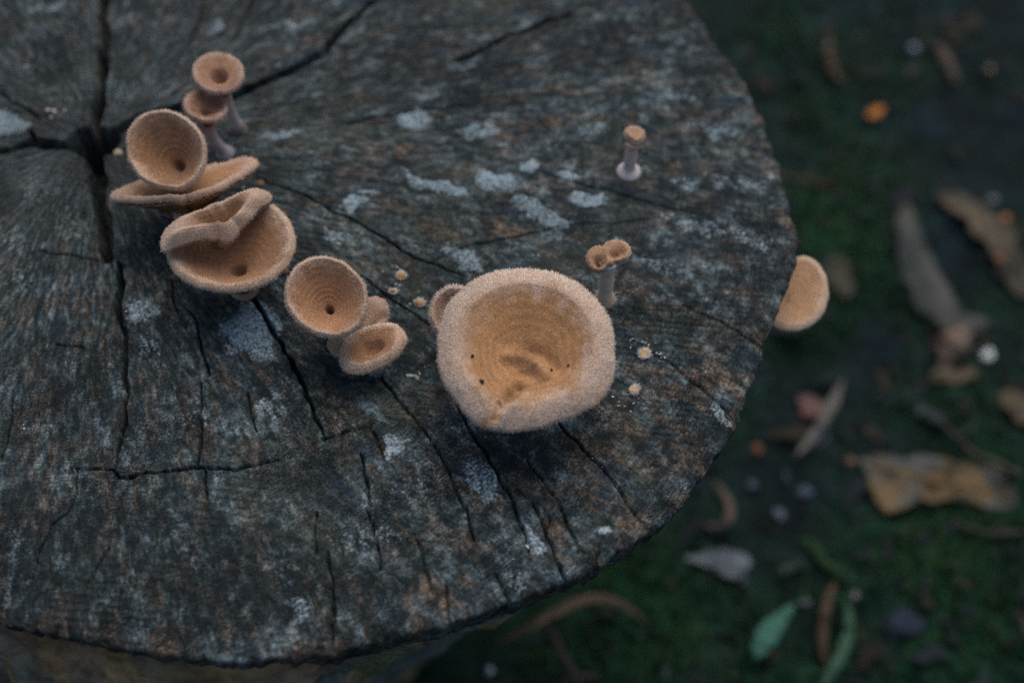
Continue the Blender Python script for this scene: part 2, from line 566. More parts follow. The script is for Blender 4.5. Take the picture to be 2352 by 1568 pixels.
# cracks: photo polylines with a width (photo px) at each end and a depth in mm
CR = [
    ([(215, 310), (228, 230), (236, 150), (240, 70), (238, 0), (242, -80), (236, -200)], 24, 16, 22),
    ([(235, 312), (300, 282), (350, 264), (410, 247), (470, 236), (550, 214), (620, 180), (700, 140), (745, 112), (770, 80), (812, 45), (862, 0), (930, -60)], 30, 13, 20),
    ([(190, 338), (140, 335), (80, 325), (40, 335), (0, 345), (-70, 356), (-180, 350)], 30, 7, 14),
    ([(70, 300), (90, 325)], 14, 8, 6),
    ([(212, 345), (225, 420), (236, 500), (240, 592)], 42, 22, 20),
    ([(268, 603), (278, 660), (270, 700), (284, 745), (292, 772)], 15, 19, 12),
    ([(292, 772), (288, 830), (290, 900), (285, 960), (272, 1040), (266, 1090)], 12, 3, 6),
    ([(590, 405), (680, 440), (760, 480), (850, 525), (950, 585), (1075, 640)], 6, 6, 6),
    ([(395, 640), (402, 690), (415, 722)], 6, 4, 4),
    ([(440, 715), (455, 740), (465, 790), (482, 862)], 6, 4, 5),
    ([(575, 678), (610, 730), (650, 790), (680, 850), (710, 920), (740, 1005)], 12, 6, 9),
    ([(735, 1005), (800, 985), (850, 976), (868, 963)], 6, 4, 4),
    ([(180, 1077), (265, 1078), (275, 1096), (296, 1096), (330, 1083), (440, 1078), (520, 1073), (600, 1062), (672, 1048)], 5, 7, 5),
    ([(465, 880), (462, 960), (456, 1040), (449, 1080)], 5, 5, 4),
    ([(470, 1085), (470, 1130), (466, 1172)], 4, 4, 3),
    ([(862, 850), (900, 890), (940, 945), (985, 1000), (1010, 1045), (1045, 1115), (1075, 1170), (1100, 1250)], 6, 4, 6),
    ([(1050, 930), (1090, 1000), (1130, 1060), (1165, 1125), (1185, 1180), (1210, 1230), (1222, 1278)], 6, 4, 6),
    ([(1165, 1127), (1188, 1122), (1215, 1150), (1235, 1185), (1255, 1220), (1275, 1270), (1290, 1300), (1299, 1330)], 5, 7, 6),
    ([(1250, 1170), (1262, 1190), (1258, 1215)], 4, 3, 3),
    ([(850, 976), (870, 1012), (880, 1052)], 4, 3, 3),
    ([(828, 1040), (845, 1120), (850, 1180), (865, 1240), (876, 1312)], 4, 5, 4),
    ([(1280, 970), (1330, 1030), (1390, 1080), (1430, 1130), (1482, 1205)], 4, 4, 4),
    ([(1210, 1055), (1270, 1140), (1310, 1220), (1350, 1285)], 3, 3, 3),
    ([(1025, 1330), (1030, 1380), (1040, 1422)], 4, 5, 3),
    ([(755, 1260), (765, 1330), (768, 1420), (758, 1480)], 3, 4, 3),
    ([(725, 1180), (722, 1225), (728, 1272)], 4, 3, 3),
    ([(183, 1080), (175, 1130), (150, 1180), (120, 1205), (90, 1265), (60, 1352)], 4, 4, 4),
    ([(250, 1260), (205, 1345)], 3, 3, 2.5),
    ([(1145, 1320), (1172, 1385)], 3, 4, 3),
    ([(1378, 1262), (1364, 1300)], 4, 10, 5),
    ([(1305, 30), (1230, 62), (1150, 92), (1080, 130), (1035, 142)], 10, 16, 5),
    ([(480, -20), (450, 60), (430, 110)], 4, 3, 3),
    ([(590, -20), (560, 45), (520, 105)], 5, 3, 3),
    ([(784, 283), (900, 266), (1017, 247), (1090, 236)], 4, 4, 3),
    ([(0, 213), (60, 245), (98, 275)], 6, 7, 5),
    ([(130, 390), (100, 425), (70, 485)], 3, 2, 2),
    ([(838, 640), (894, 686), (997, 752)], 5, 5, 5),
    ([(1000, 600), (1100, 560), (1300, 520), (1500, 505)], 2, 2, 1.5),
    ([(1560, 700), (1640, 730), (1755, 790)], 3, 3, 2),
    ([(1250, 400), (1400, 440), (1600, 490)], 3, 2, 2),
    ([(1450, 780), (1560, 850), (1690, 960)], 3, 3, 2.5),
    ([(90, 575), (170, 590), (228, 602)], 3, 4, 2),
    ([(130, 790), (185, 795), (200, 800)], 4, 3, 2),
    ([(30, 900), (20, 980), (5, 1060)], 3, 3, 2),
    ([(570, 900), (580, 960), (588, 990)], 4, 3, 3),
    ([(960, 1240), (975, 1300), (990, 1350)], 3, 3, 2),
    ([(-60, 320), (-160, 240)], 8, 8, 8),
    ([(90, -40), (60, -120)], 6, 6, 6),
]
wx = X + 0.0011 * (vn(X * 260, Y * 260, s=21) - 0.5) + 0.0016 * (vn(X * 75, Y * 75, s=23) - 0.5)
wy = Y + 0.0011 * (vn(X * 260, Y * 260, s=22) - 0.5) + 0.0016 * (vn(X * 75, Y * 75, s=24) - 0.5)
dig = np.zeros_like(X)
for pts, w0, w1, dep in CR:
    P = px(np.array(pts, float), 0)[:, :2]
    L = np.concatenate([[0], np.cumsum(np.linalg.norm(np.diff(P, axis=0), axis=1))])
    scale = np.linalg.norm(px(np.array(pts[0], float)) - CAM) / FPX
    best = None
    for i in range(len(P) - 1):
        a, bq = P[i], P[i + 1]
        m_ = (wx > min(a[0], bq[0]) - .008) & (wx < max(a[0], bq[0]) + .008) & (wy > min(a[1], bq[1]) - .008) & (wy < max(a[1], bq[1]) + .008)
        if not m_.any():
            continue
        qx, qy = wx[m_] - a[0], wy[m_] - a[1]
        e = bq - a
        t = np.clip((qx * e[0] + qy * e[1]) / (e @ e), 0, 1)
        dd = np.hypot(qx - t * e[0], qy - t * e[1])
        u = (L[i] + t * (L[i + 1] - L[i])) / L[-1]
        wv = 0.5 * scale * (w0 + (w1 - w0) * u)
        wv = np.maximum(wv * (0.8 + 0.5 * vn(u * L[-1] * 160, u * 0, s=31)), 0.00042)
        wv = wv * (1 - 0.75 * sstep(0.9, 1.0, u)) if w1 < 20 else wv
        prof = dep * 0.001 * sstep(1.15, 0.45, dd / wv)
        dig[m_] = np.maximum(dig[m_], prof)
# rotten heart of the stump
hp = px(np.array([[150, 333], [178, 302], [225, 293], [268, 308], [262, 335], [237, 352], [208, 362], [180, 350]], float), 0)[:, :2]
hc = hp.mean(0)
ha = np.arctan2(hp[:, 1] - hc[1], hp[:, 0] - hc[0])
hr = np.hypot(hp[:, 0] - hc[0], hp[:, 1] - hc[1])
oo = np.argsort(ha)
qa = np.arctan2(wy - hc[1], wx - hc[0])
qr = np.hypot(wx - hc[0], wy - hc[1]) / np.interp(qa, ha[oo], hr[oo], period=2 * np.pi)
dig = np.maximum(dig, 0.026 * sstep(1.12, 0.72, qr))
Z -= dig
# worn, crumbled edge
rag = vn(np.cos(TH) * 70, np.sin(TH) * 70, s=61)
inw = (1 - s_[:, None]) * RR[None]
Z -= 0.0028 * np.exp(-inw / (0.0010 + 0.002 * rag[None])) * (0.3 + rag[None])

# stained and pale patches, plus some vignetting painted into DARK: (x, y, rx, ry, turn in degrees, strength) in photo px
PALE = [(22, 278, 50, 26, 15, 1), (5, 300, 30, 20, 0, .8), (950, 278, 40, 24, -8, 1), (1010, 432, 78, 14, 17, 1.1), (950, 408, 40, 10, 25, .9), (1140, 415, 52, 24, 8, 1), (1240, 487, 80, 24, 30, 1.05), (1195, 455, 30, 18, 20, .8),
        (1352, 460, 50, 18, -5, 1.1), (1215, 380, 28, 14, 10, .9), (1300, 405, 30, 14, 5, .8), (1065, 590, 58, 24, 28, .9), (815, 470, 24, 16, -50, .9), (850, 440, 30, 12, 0, .8), (765, 545, 40, 26, 20, .55),
        (575, 750, 62, 75, 65, .8), (600, 800, 40, 40, 60, .7), (325, 715, 30, 45, 80, .7), (340, 790, 35, 40, 80, .45), (910, 1030, 32, 36, 80, .8), (1110, 1100, 32, 72, -28, .7), (690, 1395, 34, 44, 0, .55),
        (1660, 945, 42, 16, 50, .75), (1385, 1218, 14, 10, 0, .9), (1640, 300, 90, 22, 12, .45), (1700, 420, 80, 22, 12, .5), (1600, 520, 110, 22, 15, .45), (1720, 545, 80, 24, 15, .5), (1500, 600, 70, 22, 20, .4),
        (1100, 300, 60, 16, -5, .6), (640, 310, 60, 14, -4, .6), (110, 20, 60, 16, -10, .5), (495, 60, 14, 22, 20, .6), (660, 60, 24, 12, 20, .6), (120, 210, 60, 18, 20, .35), (290, 210, 50, 30, 0, .35),
        (100, 430, 70, 45, -30, .4), (170, 520, 50, 50, 0, .4), (60, 640, 80, 30, 10, .3), (450, 960, 60, 30, 0, .4), (620, 930, 45, 40, 60, .45), (170, 1080, 40, 40, 0, .3), (870, 1230, 60, 30, 0, .4), (1230, 1240, 26, 44, -25, .7),
        (1185, 1330, 22, 40, -25, .5), (790, 1240, 50, 40, 0, .3), (640, 1290, 40, 30, 0, .3), (1080, 500, 40, 12, 15, .4), (1420, 560, 60, 16, 15, .35), (1060, 150, 50, 16, -15, .4), (1250, 190, 60, 16, -15, .35), (720, 190, 40, 12, -30, .4), (1555, 215, 60, 20, 10, .4),
        (1360, 300, 40, 20, 0, .55), (40, 560, 60, 30, 20, .35), (985, 1130, 26, 50, -25, .4), (1560, 420, 60, 18, 10, .35)]
DARK = [(118, 140, 45, 60, 0, 1), (285, 120, 40, 60, 0, .9), (300, 180, 30, 30, 0, .6), (1370, 110, 120, 60, -20, .7), (1300, 40, 90, 30, -20, .6), (860, 1340, 34, 34, 0, .7), (320, 480, 60, 50, 0, .5), (330, 600, 70, 40, 0, .6), (700, 560, 60, 40, 20, .5),
        (640, 390, 60, 30, 10, .6), (840, 1475, 40, 14, 0, .8), (1600, 60, 70, 50, 50, .4), (950, 800, 60, 60, 30, .5), (150, 1300, 260, 170, 10, .75), (500, 1320, 260, 130, 0, .75), (600, 700, 40, 40, 0, .5), (720, 720, 30, 70, -30, .5), (1480, 600, 60, 40, 0, .4), (1250, 1060, 60, 40, 30, .5),  # the two broad lower-left patches also paint in lens vignetting
        (420, 770, 30, 40, 0, .5), (70, 1150, 70, 60, 0, .4), (240, 1300, 60, 60, 0, .5), (1600, 680, 100, 30, 15, .4), (960, 90, 70, 40, -30, .4), (900, 140, 60, 30, -30, .5)]
BROWN = [(1220, 300, 90, 22, -5, 1), (900, 350, 80, 30, 0, .8), (720, 330, 60, 40, 0, .6), (700, 60, 60, 40, 0, .5), (1020, 120, 70, 40, -20, .6), (270, 150, 40, 30, 0, .4), (230, 770, 60, 20, 0, .7), (150, 700, 80, 30, 0, .6), (480, 620, 60, 25, 0, .6),
         (1400, 1100, 140, 90, 35, .8), (1300, 1250, 80, 80, 0, .8), (1500, 1000, 150, 80, 40, .7), (1560, 880, 80, 70, 40, .8), (1100, 1160, 80, 80, 0, .6), (330, 1380, 60, 90, 0, .8), (340, 1260, 70, 40, 0, .5), (780, 960, 40, 50, 0, .6), (100, 1460, 120, 30, 0, .8),
         (1050, 1350, 80, 50, 0, .7), (1150, 520, 150, 30, 15, .5), (1000, 530, 60, 30, 20, .6), (1660, 880, 50, 70, 0, .6), (1620, 1060, 60, 40, -40, .9), (900, 600, 80, 30, 20, .5), (430, 180, 60, 30, 0, .3), (60, 260, 40, 30, 0, .4), (350, 1480, 60, 20, 0, .6), (130, 240, 40, 30, 0, .4)]


def blobs(L):
    m = np.zeros_like(X)
    nx = X + 0.007 * (fbm(X * 160, Y * 160, s=71) - 0.5)
    ny = Y + 0.007 * (fbm(X * 160, Y * 160, s=72) - 0.5)
    for x, y, rx, ry, a, st in L:
        a = math.radians(a)
        c, ex, ey = px(np.array([[x, y], [x + rx * math.cos(a), y + rx * math.sin(a)], [x - ry * math.sin(a), y + ry * math.cos(a)]], float), 0)[:, :2]
        Mx = np.linalg.inv(np.stack([ex - c, ey - c], 1))
        qx, qy = nx - c[0], ny - c[1]
        u = Mx[0, 0] * qx + Mx[0, 1] * qy
        v = Mx[1, 0] * qx + Mx[1, 1] * qy
        m = np.maximum(m, st * sstep(1.25, 0.55, np.sqrt(u * u + v * v)))
    return m


pale = blobs(PALE)
Z += 0.0004 * sstep(0.5, 0.9, pale)
masks = np.stack([pale, blobs(DARK), blobs(BROWN) + 0.7 * sstep(0.006, 0.001, inw)], -1)

# skirt over the rim
sk = [(0.0006, 0.004), (0.002, 0.009), (0.0035, 0.016)]
rows_v = [np.stack([X, Y, Z], -1)]
rows_m = [masks]
rows_p = [np.stack([r, AR, np.zeros_like(r)], -1)]
for ins, dz in sk:
    q = RR * 1.0 - ins
    rows_v.append(np.stack([PITH[0] + q * np.cos(TH), PITH[1] + q * np.sin(TH), Z[-1] - dz], -1)[None])
    rows_m.append(masks[-1:])
    rows_p.append(np.stack([RR + dz, AR[-1], np.zeros(NT)], -1)[None])
V = np.concatenate(rows_v).reshape(-1, 3)
stump = thing('tree_stump', 'weathered grey sawn tree stump with radiating cracks and pale crusty patches', 'stump', (CEN[0], CEN[1], GROUND))
SB = np.array([CEN[0], CEN[1], GROUND])
cut = make('cut_face', V - SB, grid_faces(NR + 3, NT), M_WOOD, stump, cols=np.concatenate(rows_m).reshape(-1, 3), attrs={'pol': np.concatenate(rows_p).reshape(-1, 3)})
cut['label'] = 'grey cracked sawn top of the stump'

# bark: leans in under the rim
nb, nzb = 620, 90
tb = np.linspace(-np.pi, np.pi, nb, endpoint=False)
zb = -0.009 - np.linspace(0, 1, nzb) ** 1.2 * (-GROUND + 0.02)
SHIFT = np.array([-0.045, 0.012])


def bark_r(t, z):
    f = np.clip(-z / -GROUND, 0, 1.1)
    c = np.stack([np.cos(t), np.sin(t)])
    rim = rim_r(t)
    td = np.degrees(t)
    tp = 0.34 * sstep(-78, -50, td) * sstep(200, 120, td)
    rr_ = rim * (1 - tp * f) + 0.010 * (1 - tp / 0.34) * sstep(0.0, 0.05, -z) + 0.012 * sstep(0.75, 1.05, f)
    return rr_, f


TB, ZB = np.meshgrid(tb, zb)
rb, fz = bark_r(TB, ZB)
cx_, sx_ = np.cos(TB), np.sin(TB)
rel = (fbm(cx_ * 14, sx_ * 14, ZB * 18, s=81, o=4, gain=0.6) - 0.5) * 0.014 + (np.abs(fbm(cx_ * 34, sx_ * 34, ZB * 26, s=82, o=3) - 0.5)) * 0.012
rel *= sstep(0.0, 0.015, -ZB - 0.009) * 0.9 + 0.1
rb = rb + rel - 0.0025
XB = PITH[0] + rb * cx_ + SHIFT[0] * fz
YB = PITH[1] + rb * sx_ + SHIFT[1] * fz
n1 = fbm(cx_ * 9, sx_ * 9, ZB * 22, s=83, o=5, gain=0.6)[..., None]
n2 = fbm(cx_ * 20, sx_ * 20, ZB * 45, s=84, o=4)[..., None]
bc = np.array([0.060, 0.072, 0.068]) * (0.4 + 1.2 * n2)
bc = bc + (np.array([0.125, 0.088, 0.045]) * (0.5 + n2) - bc) * sstep(0.46, 0.60, n1)
bc = bc + (np.array([0.075, 0.080, 0.030]) - bc) * sstep(0.52, 0.66, fbm(cx_ * 12, sx_ * 12, ZB * 30, s=85, o=4)[..., None]) * 0.8
band = (sstep(-0.045, -0.012, ZB) * sstep(0.35, 0.6, fbm(cx_ * 6, sx_ * 6, s=86) + 0.1))[..., None]
bc = bc + (np.array([0.125, 0.075, 0.036]) * (0.4 + n2) - bc) * band * 0.8
make('bark', np.stack([XB, YB, ZB], -1).reshape(-1, 3) - SB, grid_faces(nzb, nb), M_BARK, stump, cols=1.8 * bc.reshape(-1, 3))


def top_z(p):
    """height of the cut face near a point"""
    q = np.asarray(p, float)
    d2 = (X[::3, ::3] - q[0]) ** 2 + (Y[::3, ::3] - q[1]) ** 2
    return float((Z + dig)[::3, ::3].ravel()[d2.argmin()])


# white mould specks on the cut face
sp = []
spec_px = [(1470, 790, 30, 26), (1490, 830, 26, 14), (1455, 905, 26, 14), (1425, 925, 12, 4), (1380, 1060, 10, 3), (1355, 1050, 6, 2), (955, 860, 22, 6), (985, 840, 14, 5), (905, 610, 24, 12), (890, 665, 20, 8),
           (945, 690, 20, 6), (1225, 585, 8, 3), (1568, 410, 6, 3), (60, 140, 40, 10), (70, 160, 30, 12), (135, 250, 24, 10), (560, 420, 24, 8), (1430, 940, 20, 5), (1520, 830, 16, 5), (240, 730, 40, 5), (60, 960, 30, 4), (1170, 1240, 60, 4), (640, 620, 16, 6)]
for x, y, s, k in spec_px:
    for _ in range((k + 1) // 2):
        q = px(np.array([rng.normal(x, s * .6), rng.normal(y, s * .5)]), 0)
        sp.append((q[0], q[1], 0.0002 + rng.gamma(1.2, 0.00014)))
sp = np.array(sp)
ico = np.array([[0, 0, 1], [1, 0, .2], [.3, .95, .2], [-.8, .6, .2], [-.8, -.6, .2], [.3, -.95, .2]])
icf = np.array([[0, 1, 2], [0, 2, 3], [0, 3, 4], [0, 4, 5], [0, 5, 1]])
V = np.concatenate([np.array([a, b2, top_z((a, b2)) + 0.0001]) + ico * np.array([1, 1, .8]) * rng.uniform(.4, 1.5, (6, 1)) * np.array([rng.uniform(.6, 1.7), rng.uniform(.6, 1.4), .7]) * s for a, b2, s in sp])
F = np.concatenate([icf + 6 * i for i in range(len(sp))])
mk = make('mould_specks', V - SB, F, M_MYC, stump, cols=np.tile([0.48, 0.46, 0.43], (len(V), 1)))
mk['kind'] = 'stuff'


# ------------------------------------------------------------------ mushrooms
INNER = np.array([0.455, 0.262, 0.145])
OUTER = np.array([0.63, 0.465, 0.355])


def ell(cx, cy, rx, ry, rot=0, k=40):
    t = np.linspace(0, 2 * np.pi, k, endpoint=False)
    a = math.radians(rot)
    x, y = rx * np.cos(t), ry * np.sin(t)
    return np.stack([cx + x * math.cos(a) - y * math.sin(a), cy + x * math.sin(a) + y * math.cos(a)], 1)


def mushroom(label, centre, h, outline, tilt=0, side=0, depth=0.010, crest=0.86, power=1.7, roll=0.002, thick=0.0020, base=None, stem_r=0.0035, foot_r=None,
             hairs=4000, hair_len=0.00072, waves=(), ridges=(), pale_from=0.66, inner=INNER, outer=OUTER, stem_col=(0.30, 0.27, 0.26), foot_col=None,
             stains_shade=(), seed=0, base_pt=None, hole=0.0, hole_w=0.08, nth=150, nrho=54, stem_bend=0.0, rings=0.00007, gill_col=(0.22, 0.12, 0.06), group='mushrooms on the stump', dots=(), tube_rho=0.22, collar=1.0):
    rg = np.random.default_rng(100 + seed)
    C = px(np.array(centre, float), h)
    ta, sa = math.radians(tilt), math.radians(side)
    Nn = unit(np.array([math.sin(sa), -math.sin(ta), math.cos(ta) * math.cos(sa)]))
    U = unit(np.array([1.0, 0, 0]) - Nn[0] * Nn)
    W = np.cross(Nn, U)
    O = px_plane(np.asarray(outline, float), C - Nn * (roll + thick * 0.4), Nn) - C + Nn * (roll + thick * 0.4)
    a = np.arctan2(O @ W, O @ U)
    rr_ = np.linalg.norm(O, axis=1)
    o = np.argsort(a)
    th = np.linspace(-np.pi, np.pi, nth, endpoint=False)
    Rt = np.interp(th, a[o], rr_[o], period=2 * np.pi)
    for _ in range(3):
        Rt = 0.25 * np.roll(Rt, 1) + 0.5 * Rt + 0.25 * np.roll(Rt, -1)
    Rm = Rt.mean()

    def surf(rho, t):
        R0 = np.interp(t, th, Rt, period=2 * np.pi)
        R0 = R0 * (1 + 0.012 * (vn(np.cos(t) * 6 + seed * 9, np.sin(t) * 6, s=5) - 0.5) * 2)
        x = rho * R0 * np.cos(t)
        y = rho * R0 * np.sin(t)
        z = np.where(rho < crest, -depth * (1 - np.minimum(rho / crest, 1) ** power), -roll * ((np.maximum(rho, crest) - crest) / (1 - crest)) ** 2)
        z = z - hole * np.exp(-(rho / hole_w) ** 4)
        for kf, am, ph in waves:
            z = z + am * np.cos(kf * t + ph) * rho ** 2.2
        z = z + rings * np.sin(rho * 58 + 9 * fbm(x * 90 + seed, y * 90, s=8, o=3)) * (0.3 + 1.2 * vn(x * 200, y * 200 + seed, s=18)) * sstep(0.12, 0.3, rho) * sstep(1.0, 0.75, rho)
        z = z + 0.0016 * (Rm / 0.03) * (fbm(x * 70 + seed * 3, y * 70, s=7, o=3) - 0.5)
        for pts, wpx, hh in ridges:
            P2 = px_plane(np.asarray(pts, float), C, Nn) - C
            P2 = np.stack([P2 @ U, P2 @ W], 1)
            sc_ = np.linalg.norm(C - CAM) / FPX
            dm = np.full(np.shape(x), 1e9)
            for i in range(len(P2) - 1):
                e = P2[i + 1] - P2[i]
                tt = np.clip(((x - P2[i, 0]) * e[0] + (y - P2[i, 1]) * e[1]) / (e @ e), 0, 1)
                dm = np.minimum(dm, np.hypot(x - P2[i, 0] - tt * e[0], y - P2[i, 1] - tt * e[1]))
            z = z + hh * np.exp(-(dm / (wpx * sc_)) ** 2)
        return C + x[..., None] * U + y[..., None] * W + z[..., None] * Nn, x, y

    rho = np.linspace(0, 1, nrho) ** 0.9
    RH, TT = np.meshgrid(rho, th, indexing='ij')
    S, lx, ly = surf(RH, TT)
    # normals of the upper surface
    dr = np.gradient(S, axis=0)
    dt = np.roll(S, -1, 1) - np.roll(S, 1, 1)
    nm = unit(np.cross(dr, dt))
    nm[:2] = nm[2:3].mean(1, keepdims=True)
    radial = unit(S[-1] - S[-4])
    # colour
    def colour(RHO, x, y):
        nz = fbm(x * 260 + seed * 5, y * 260, s=31, o=4)
        k = sstep(pale_from - 0.16, pale_from + 0.16, RHO + 0.30 * (nz - 0.5))[..., None]
        c = inner * (0.84 + 0.32 * nz[..., None]) * (1 - k) + outer * (0.9 + 0.2 * nz[..., None]) * k
        zone = 0.075 * np.sin(RHO * 70 + 9 * fbm(x * 90, y * 90, s=3, o=3))
        c = c * (1 + zone[..., None] * (1 - k))
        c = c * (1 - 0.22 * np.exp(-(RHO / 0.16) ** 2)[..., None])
        for (sx, sy, sr, scol) in stains_shade:  # real stains, and shade painted into hollows and folds
            q = px_plane(np.array([[sx, sy]], float), C, Nn)[0] - C
            dd = np.hypot(x - q @ U, y - q @ W) / (sr * np.linalg.norm(C - CAM) / FPX)
            kk = (sstep(1.4, 0.3, dd + 1.1 * (fbm(x * 600, y * 600, s=9) - 0.5)))[..., None]
            c = c * (1 - kk) + np.array(scol) * kk
        return c
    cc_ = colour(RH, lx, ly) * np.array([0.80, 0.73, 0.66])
    # rounded rim, then a little of the underside
    rows, crow = [S], [cc_]
    rim_n = nm[-1]
    for ang in (40, 80, 120, 160, 180):
        q = math.radians(ang)
        p_ = S[-1] - rim_n * (thick / 2) + (thick / 2) * (math.cos(q) * rim_n + math.sin(q) * radial)
        rows.append(p_[None])
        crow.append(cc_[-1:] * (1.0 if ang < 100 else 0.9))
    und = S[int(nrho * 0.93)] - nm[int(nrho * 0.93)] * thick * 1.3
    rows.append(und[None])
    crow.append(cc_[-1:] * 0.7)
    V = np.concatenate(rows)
    nrow = V.shape[0]
    if base_pt is None:
        bp = px(np.array(base, float), 0)
        bp[2] = top_z(bp) - 0.0006
    else:
        bp = np.array(base_pt, float)
    root = thing('mushroom', label, 'mushroom', bp, group)
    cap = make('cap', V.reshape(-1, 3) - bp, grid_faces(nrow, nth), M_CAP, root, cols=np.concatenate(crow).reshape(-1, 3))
    # gills: radial pleats under the cap
    ng = 4 * (nth // 2)
    tg = np.linspace(-np.pi, np.pi, ng, endpoint=False)
    rg_ = np.linspace(0.965, tube_rho * 0.6, 16)
    G, TG = np.meshgrid(rg_, tg, indexing='ij')
    Sg, _, _ = surf(G, TG)
    pleat = np.where(np.arange(ng) % 2 == 0, 1.0, 0.25)[None] * 0.0011 * np.sin(np.clip((0.99 - G) / 0.5, 0, 1) * np.pi * 0.5 + 0.1)
    drop = thick * 0.9 + pleat + 0.010 * Rm / 0.03 * sstep(0.55, 0.15, G) ** 2
    Sg = Sg - drop[..., None] * Nn
    gcol = np.array(gill_col) * (0.7 + 0.5 * (np.arange(ng) % 2 == 0))[None, :, None] * np.ones((16, 1, 1))
    make('gills', Sg.reshape(-1, 3) - bp, grid_faces(16, ng)[:, ::-1], M_GILL, cap, cols=gcol.reshape(-1, 3))
    # stem
    Sc, _, _ = surf(np.array([0.02]), np.array([0.0]))
    top = Sc[0] - Nn * (thick * 1.2)
    mid1 = top * 0.72 + bp * 0.28 - Nn * 0.004 + np.array([stem_bend, 0, 0])
    mid2 = top * 0.3 + bp * 0.7 + np.array([stem_bend * 0.6, 0, 0])
    t = np.linspace(0, 1, 26)[:, None]
    Bz = (1 - t) ** 3 * top + 3 * (1 - t) ** 2 * t * mid1 + 3 * (1 - t) * t ** 2 * mid2 + t ** 3 * bp
    fr = foot_r or stem_r * 1.5
    tt = t[:, 0]
    rs = stem_r * (1 + (0.10 * (Rm / stem_r)) * np.exp(-tt / 0.10)) + (fr - stem_r) * sstep(0.72, 0.97, tt)
    rs = rs * (1 + 0.12 * (vn(tt * 9 + seed, tt * 0, s=4) - 0.5))
    Vt, Ft = tube(Bz, rs, 20)
    fc = np.array(foot_col if foot_col is not None else stem_col)
    kcol = sstep(0.70, 0.92, tt)[:, None]
    stc = np.array(stem_col) * (1 - kcol) + fc * kcol
    topk = np.exp(-tt / 0.12)[:, None]
    stc = stc * (1 - topk * 0.7) + np.array(gill_col) * topk * 0.7 * 1.4
    cst = np.vstack([np.repeat(stc, 20, 0), stc[:1], stc[-1:]])
    wob = 1 + 0.0 * Vt[:, :1]
    st = make('stem', Vt - bp, Ft, M_STEM, root, cols=cst)
    # ragged felt collar where the stem meets the wood
    kk = 140
    ta_ = rg.uniform(0, 2 * np.pi, kk)
    bz = bp + np.stack([np.cos(ta_), np.sin(ta_), np.zeros(kk)], 1) * fr * rg.uniform(0.8, 1.02, (kk, 1)) + np.array([0, 0, 0.0006]) * rg.uniform(0, 2, (kk, 1))
    dz = unit(np.stack([np.cos(ta_), np.sin(ta_), rg.uniform(-0.5, 0.6, kk)], 1))
    Vh, Fh = spikes(bz, dz, rg.uniform(0.0005, 0.0014, kk) * collar, 0.00016 * collar, rg)
    cl = make('mycelium_collar', Vh - bp, Fh, M_MYC, st, cols=np.tile([0.5, 0.47, 0.44], (len(Vh), 1)))
    cl['kind'] = 'stuff'
    # felt of short hairs over the cap
    if hairs:
        q = np.sqrt(rg.uniform(0.0, 1.0, hairs))
        ta_ = rg.uniform(-np.pi, np.pi, hairs)
        acc = rg.random(hairs) < (np.interp(ta_, th, Rt, period=2 * np.pi) / Rt.max()) ** 2
        q, ta_ = q[acc], ta_[acc]
        ne = int(hairs * 0.16)
        te = rg.uniform(-np.pi, np.pi, ne)
        p0, x0, y0 = surf(q, ta_)
        ii = np.clip(np.searchsorted(rho, q), 0, nrho - 1)
        jj = np.clip(((ta_ + np.pi) / (2 * np.pi) * nth).astype(int), 0, nth - 1)
        n0 = nm[ii, jj]
        out = unit(np.cos(ta_)[:, None] * U + np.sin(ta_)[:, None] * W)
        lean = (0.9 * sstep(0.6, 1.0, q) - 0.5 * sstep(0.75, 0.2, q))[:, None]
        dirs = unit(n0 + out * lean + rg.normal(0, 0.33, n0.shape))
        ln_ = hair_len * (0.55 + 0.6 * sstep(0.55, 0.98, q)) * rg.uniform(0.6, 1.25, len(q))
        c0 = colour(q, x0, y0) * rg.uniform(0.7, 1.5, (len(q), 1))
        je = np.clip(((te + np.pi) / (2 * np.pi) * nth).astype(int), 0, nth - 1)
        pe, xe, ye = surf(np.full(ne, 1.0), te)
        down = rg.uniform(0, thick * 0.9, ne)[:, None]
        pe = pe - nm[-1, je] * down + radial[je] * thick * 0.35
        de = unit(radial[je] * 1.0 + nm[-1, je] * rg.uniform(-0.3, 0.7, (ne, 1)) + rg.normal(0, 0.22, (ne, 3)))
        le = hair_len * rg.uniform(0.7, 1.5, ne)
        ce = colour(np.full(ne, 1.0), xe, ye) * rg.uniform(0.85, 1.3, (ne, 1))
        Vh, Fh = spikes(np.vstack([p0, pe]), np.vstack([dirs, de]), np.concatenate([ln_, le]), 0.00012, rg)
        ch = np.repeat(np.vstack([c0, ce]), 4, 0).reshape(-1, 4, 3)
        ch[:, 3] = np.minimum(ch[:, 3] * 1.2 + 0.06, 0.88)
        fz_ = make('fuzz', Vh - bp, Fh, M_HAIR, cap, cols=ch.reshape(-1, 3), smooth=False)
        fz_['kind'] = 'stuff'
    for (dx_, dy_, dr_) in dots:
        q = px_plane(np.array([[dx_, dy_]], float), C, Nn)[0] - C
        tq, rq = math.atan2(q @ W, q @ U), np.linalg.norm(q)
        rq = rq / np.interp(tq, th, Rt, period=2 * np.pi)
        pq, _, _ = surf(np.array([rq]), np.array([tq]))
        Vd = pq[0] + Nn * 0.0006 + np.vstack([ico, ico * [1, 1, -1]]) * dr_ * rg.uniform(.7, 1.2, (12, 1))
        make('dark_speck', Vd - bp, np.vstack([icf, icf[:, ::-1] + 6]), M_STEM, cap, cols=np.tile([0.03, 0.02, 0.012], (12, 1)))
    return root


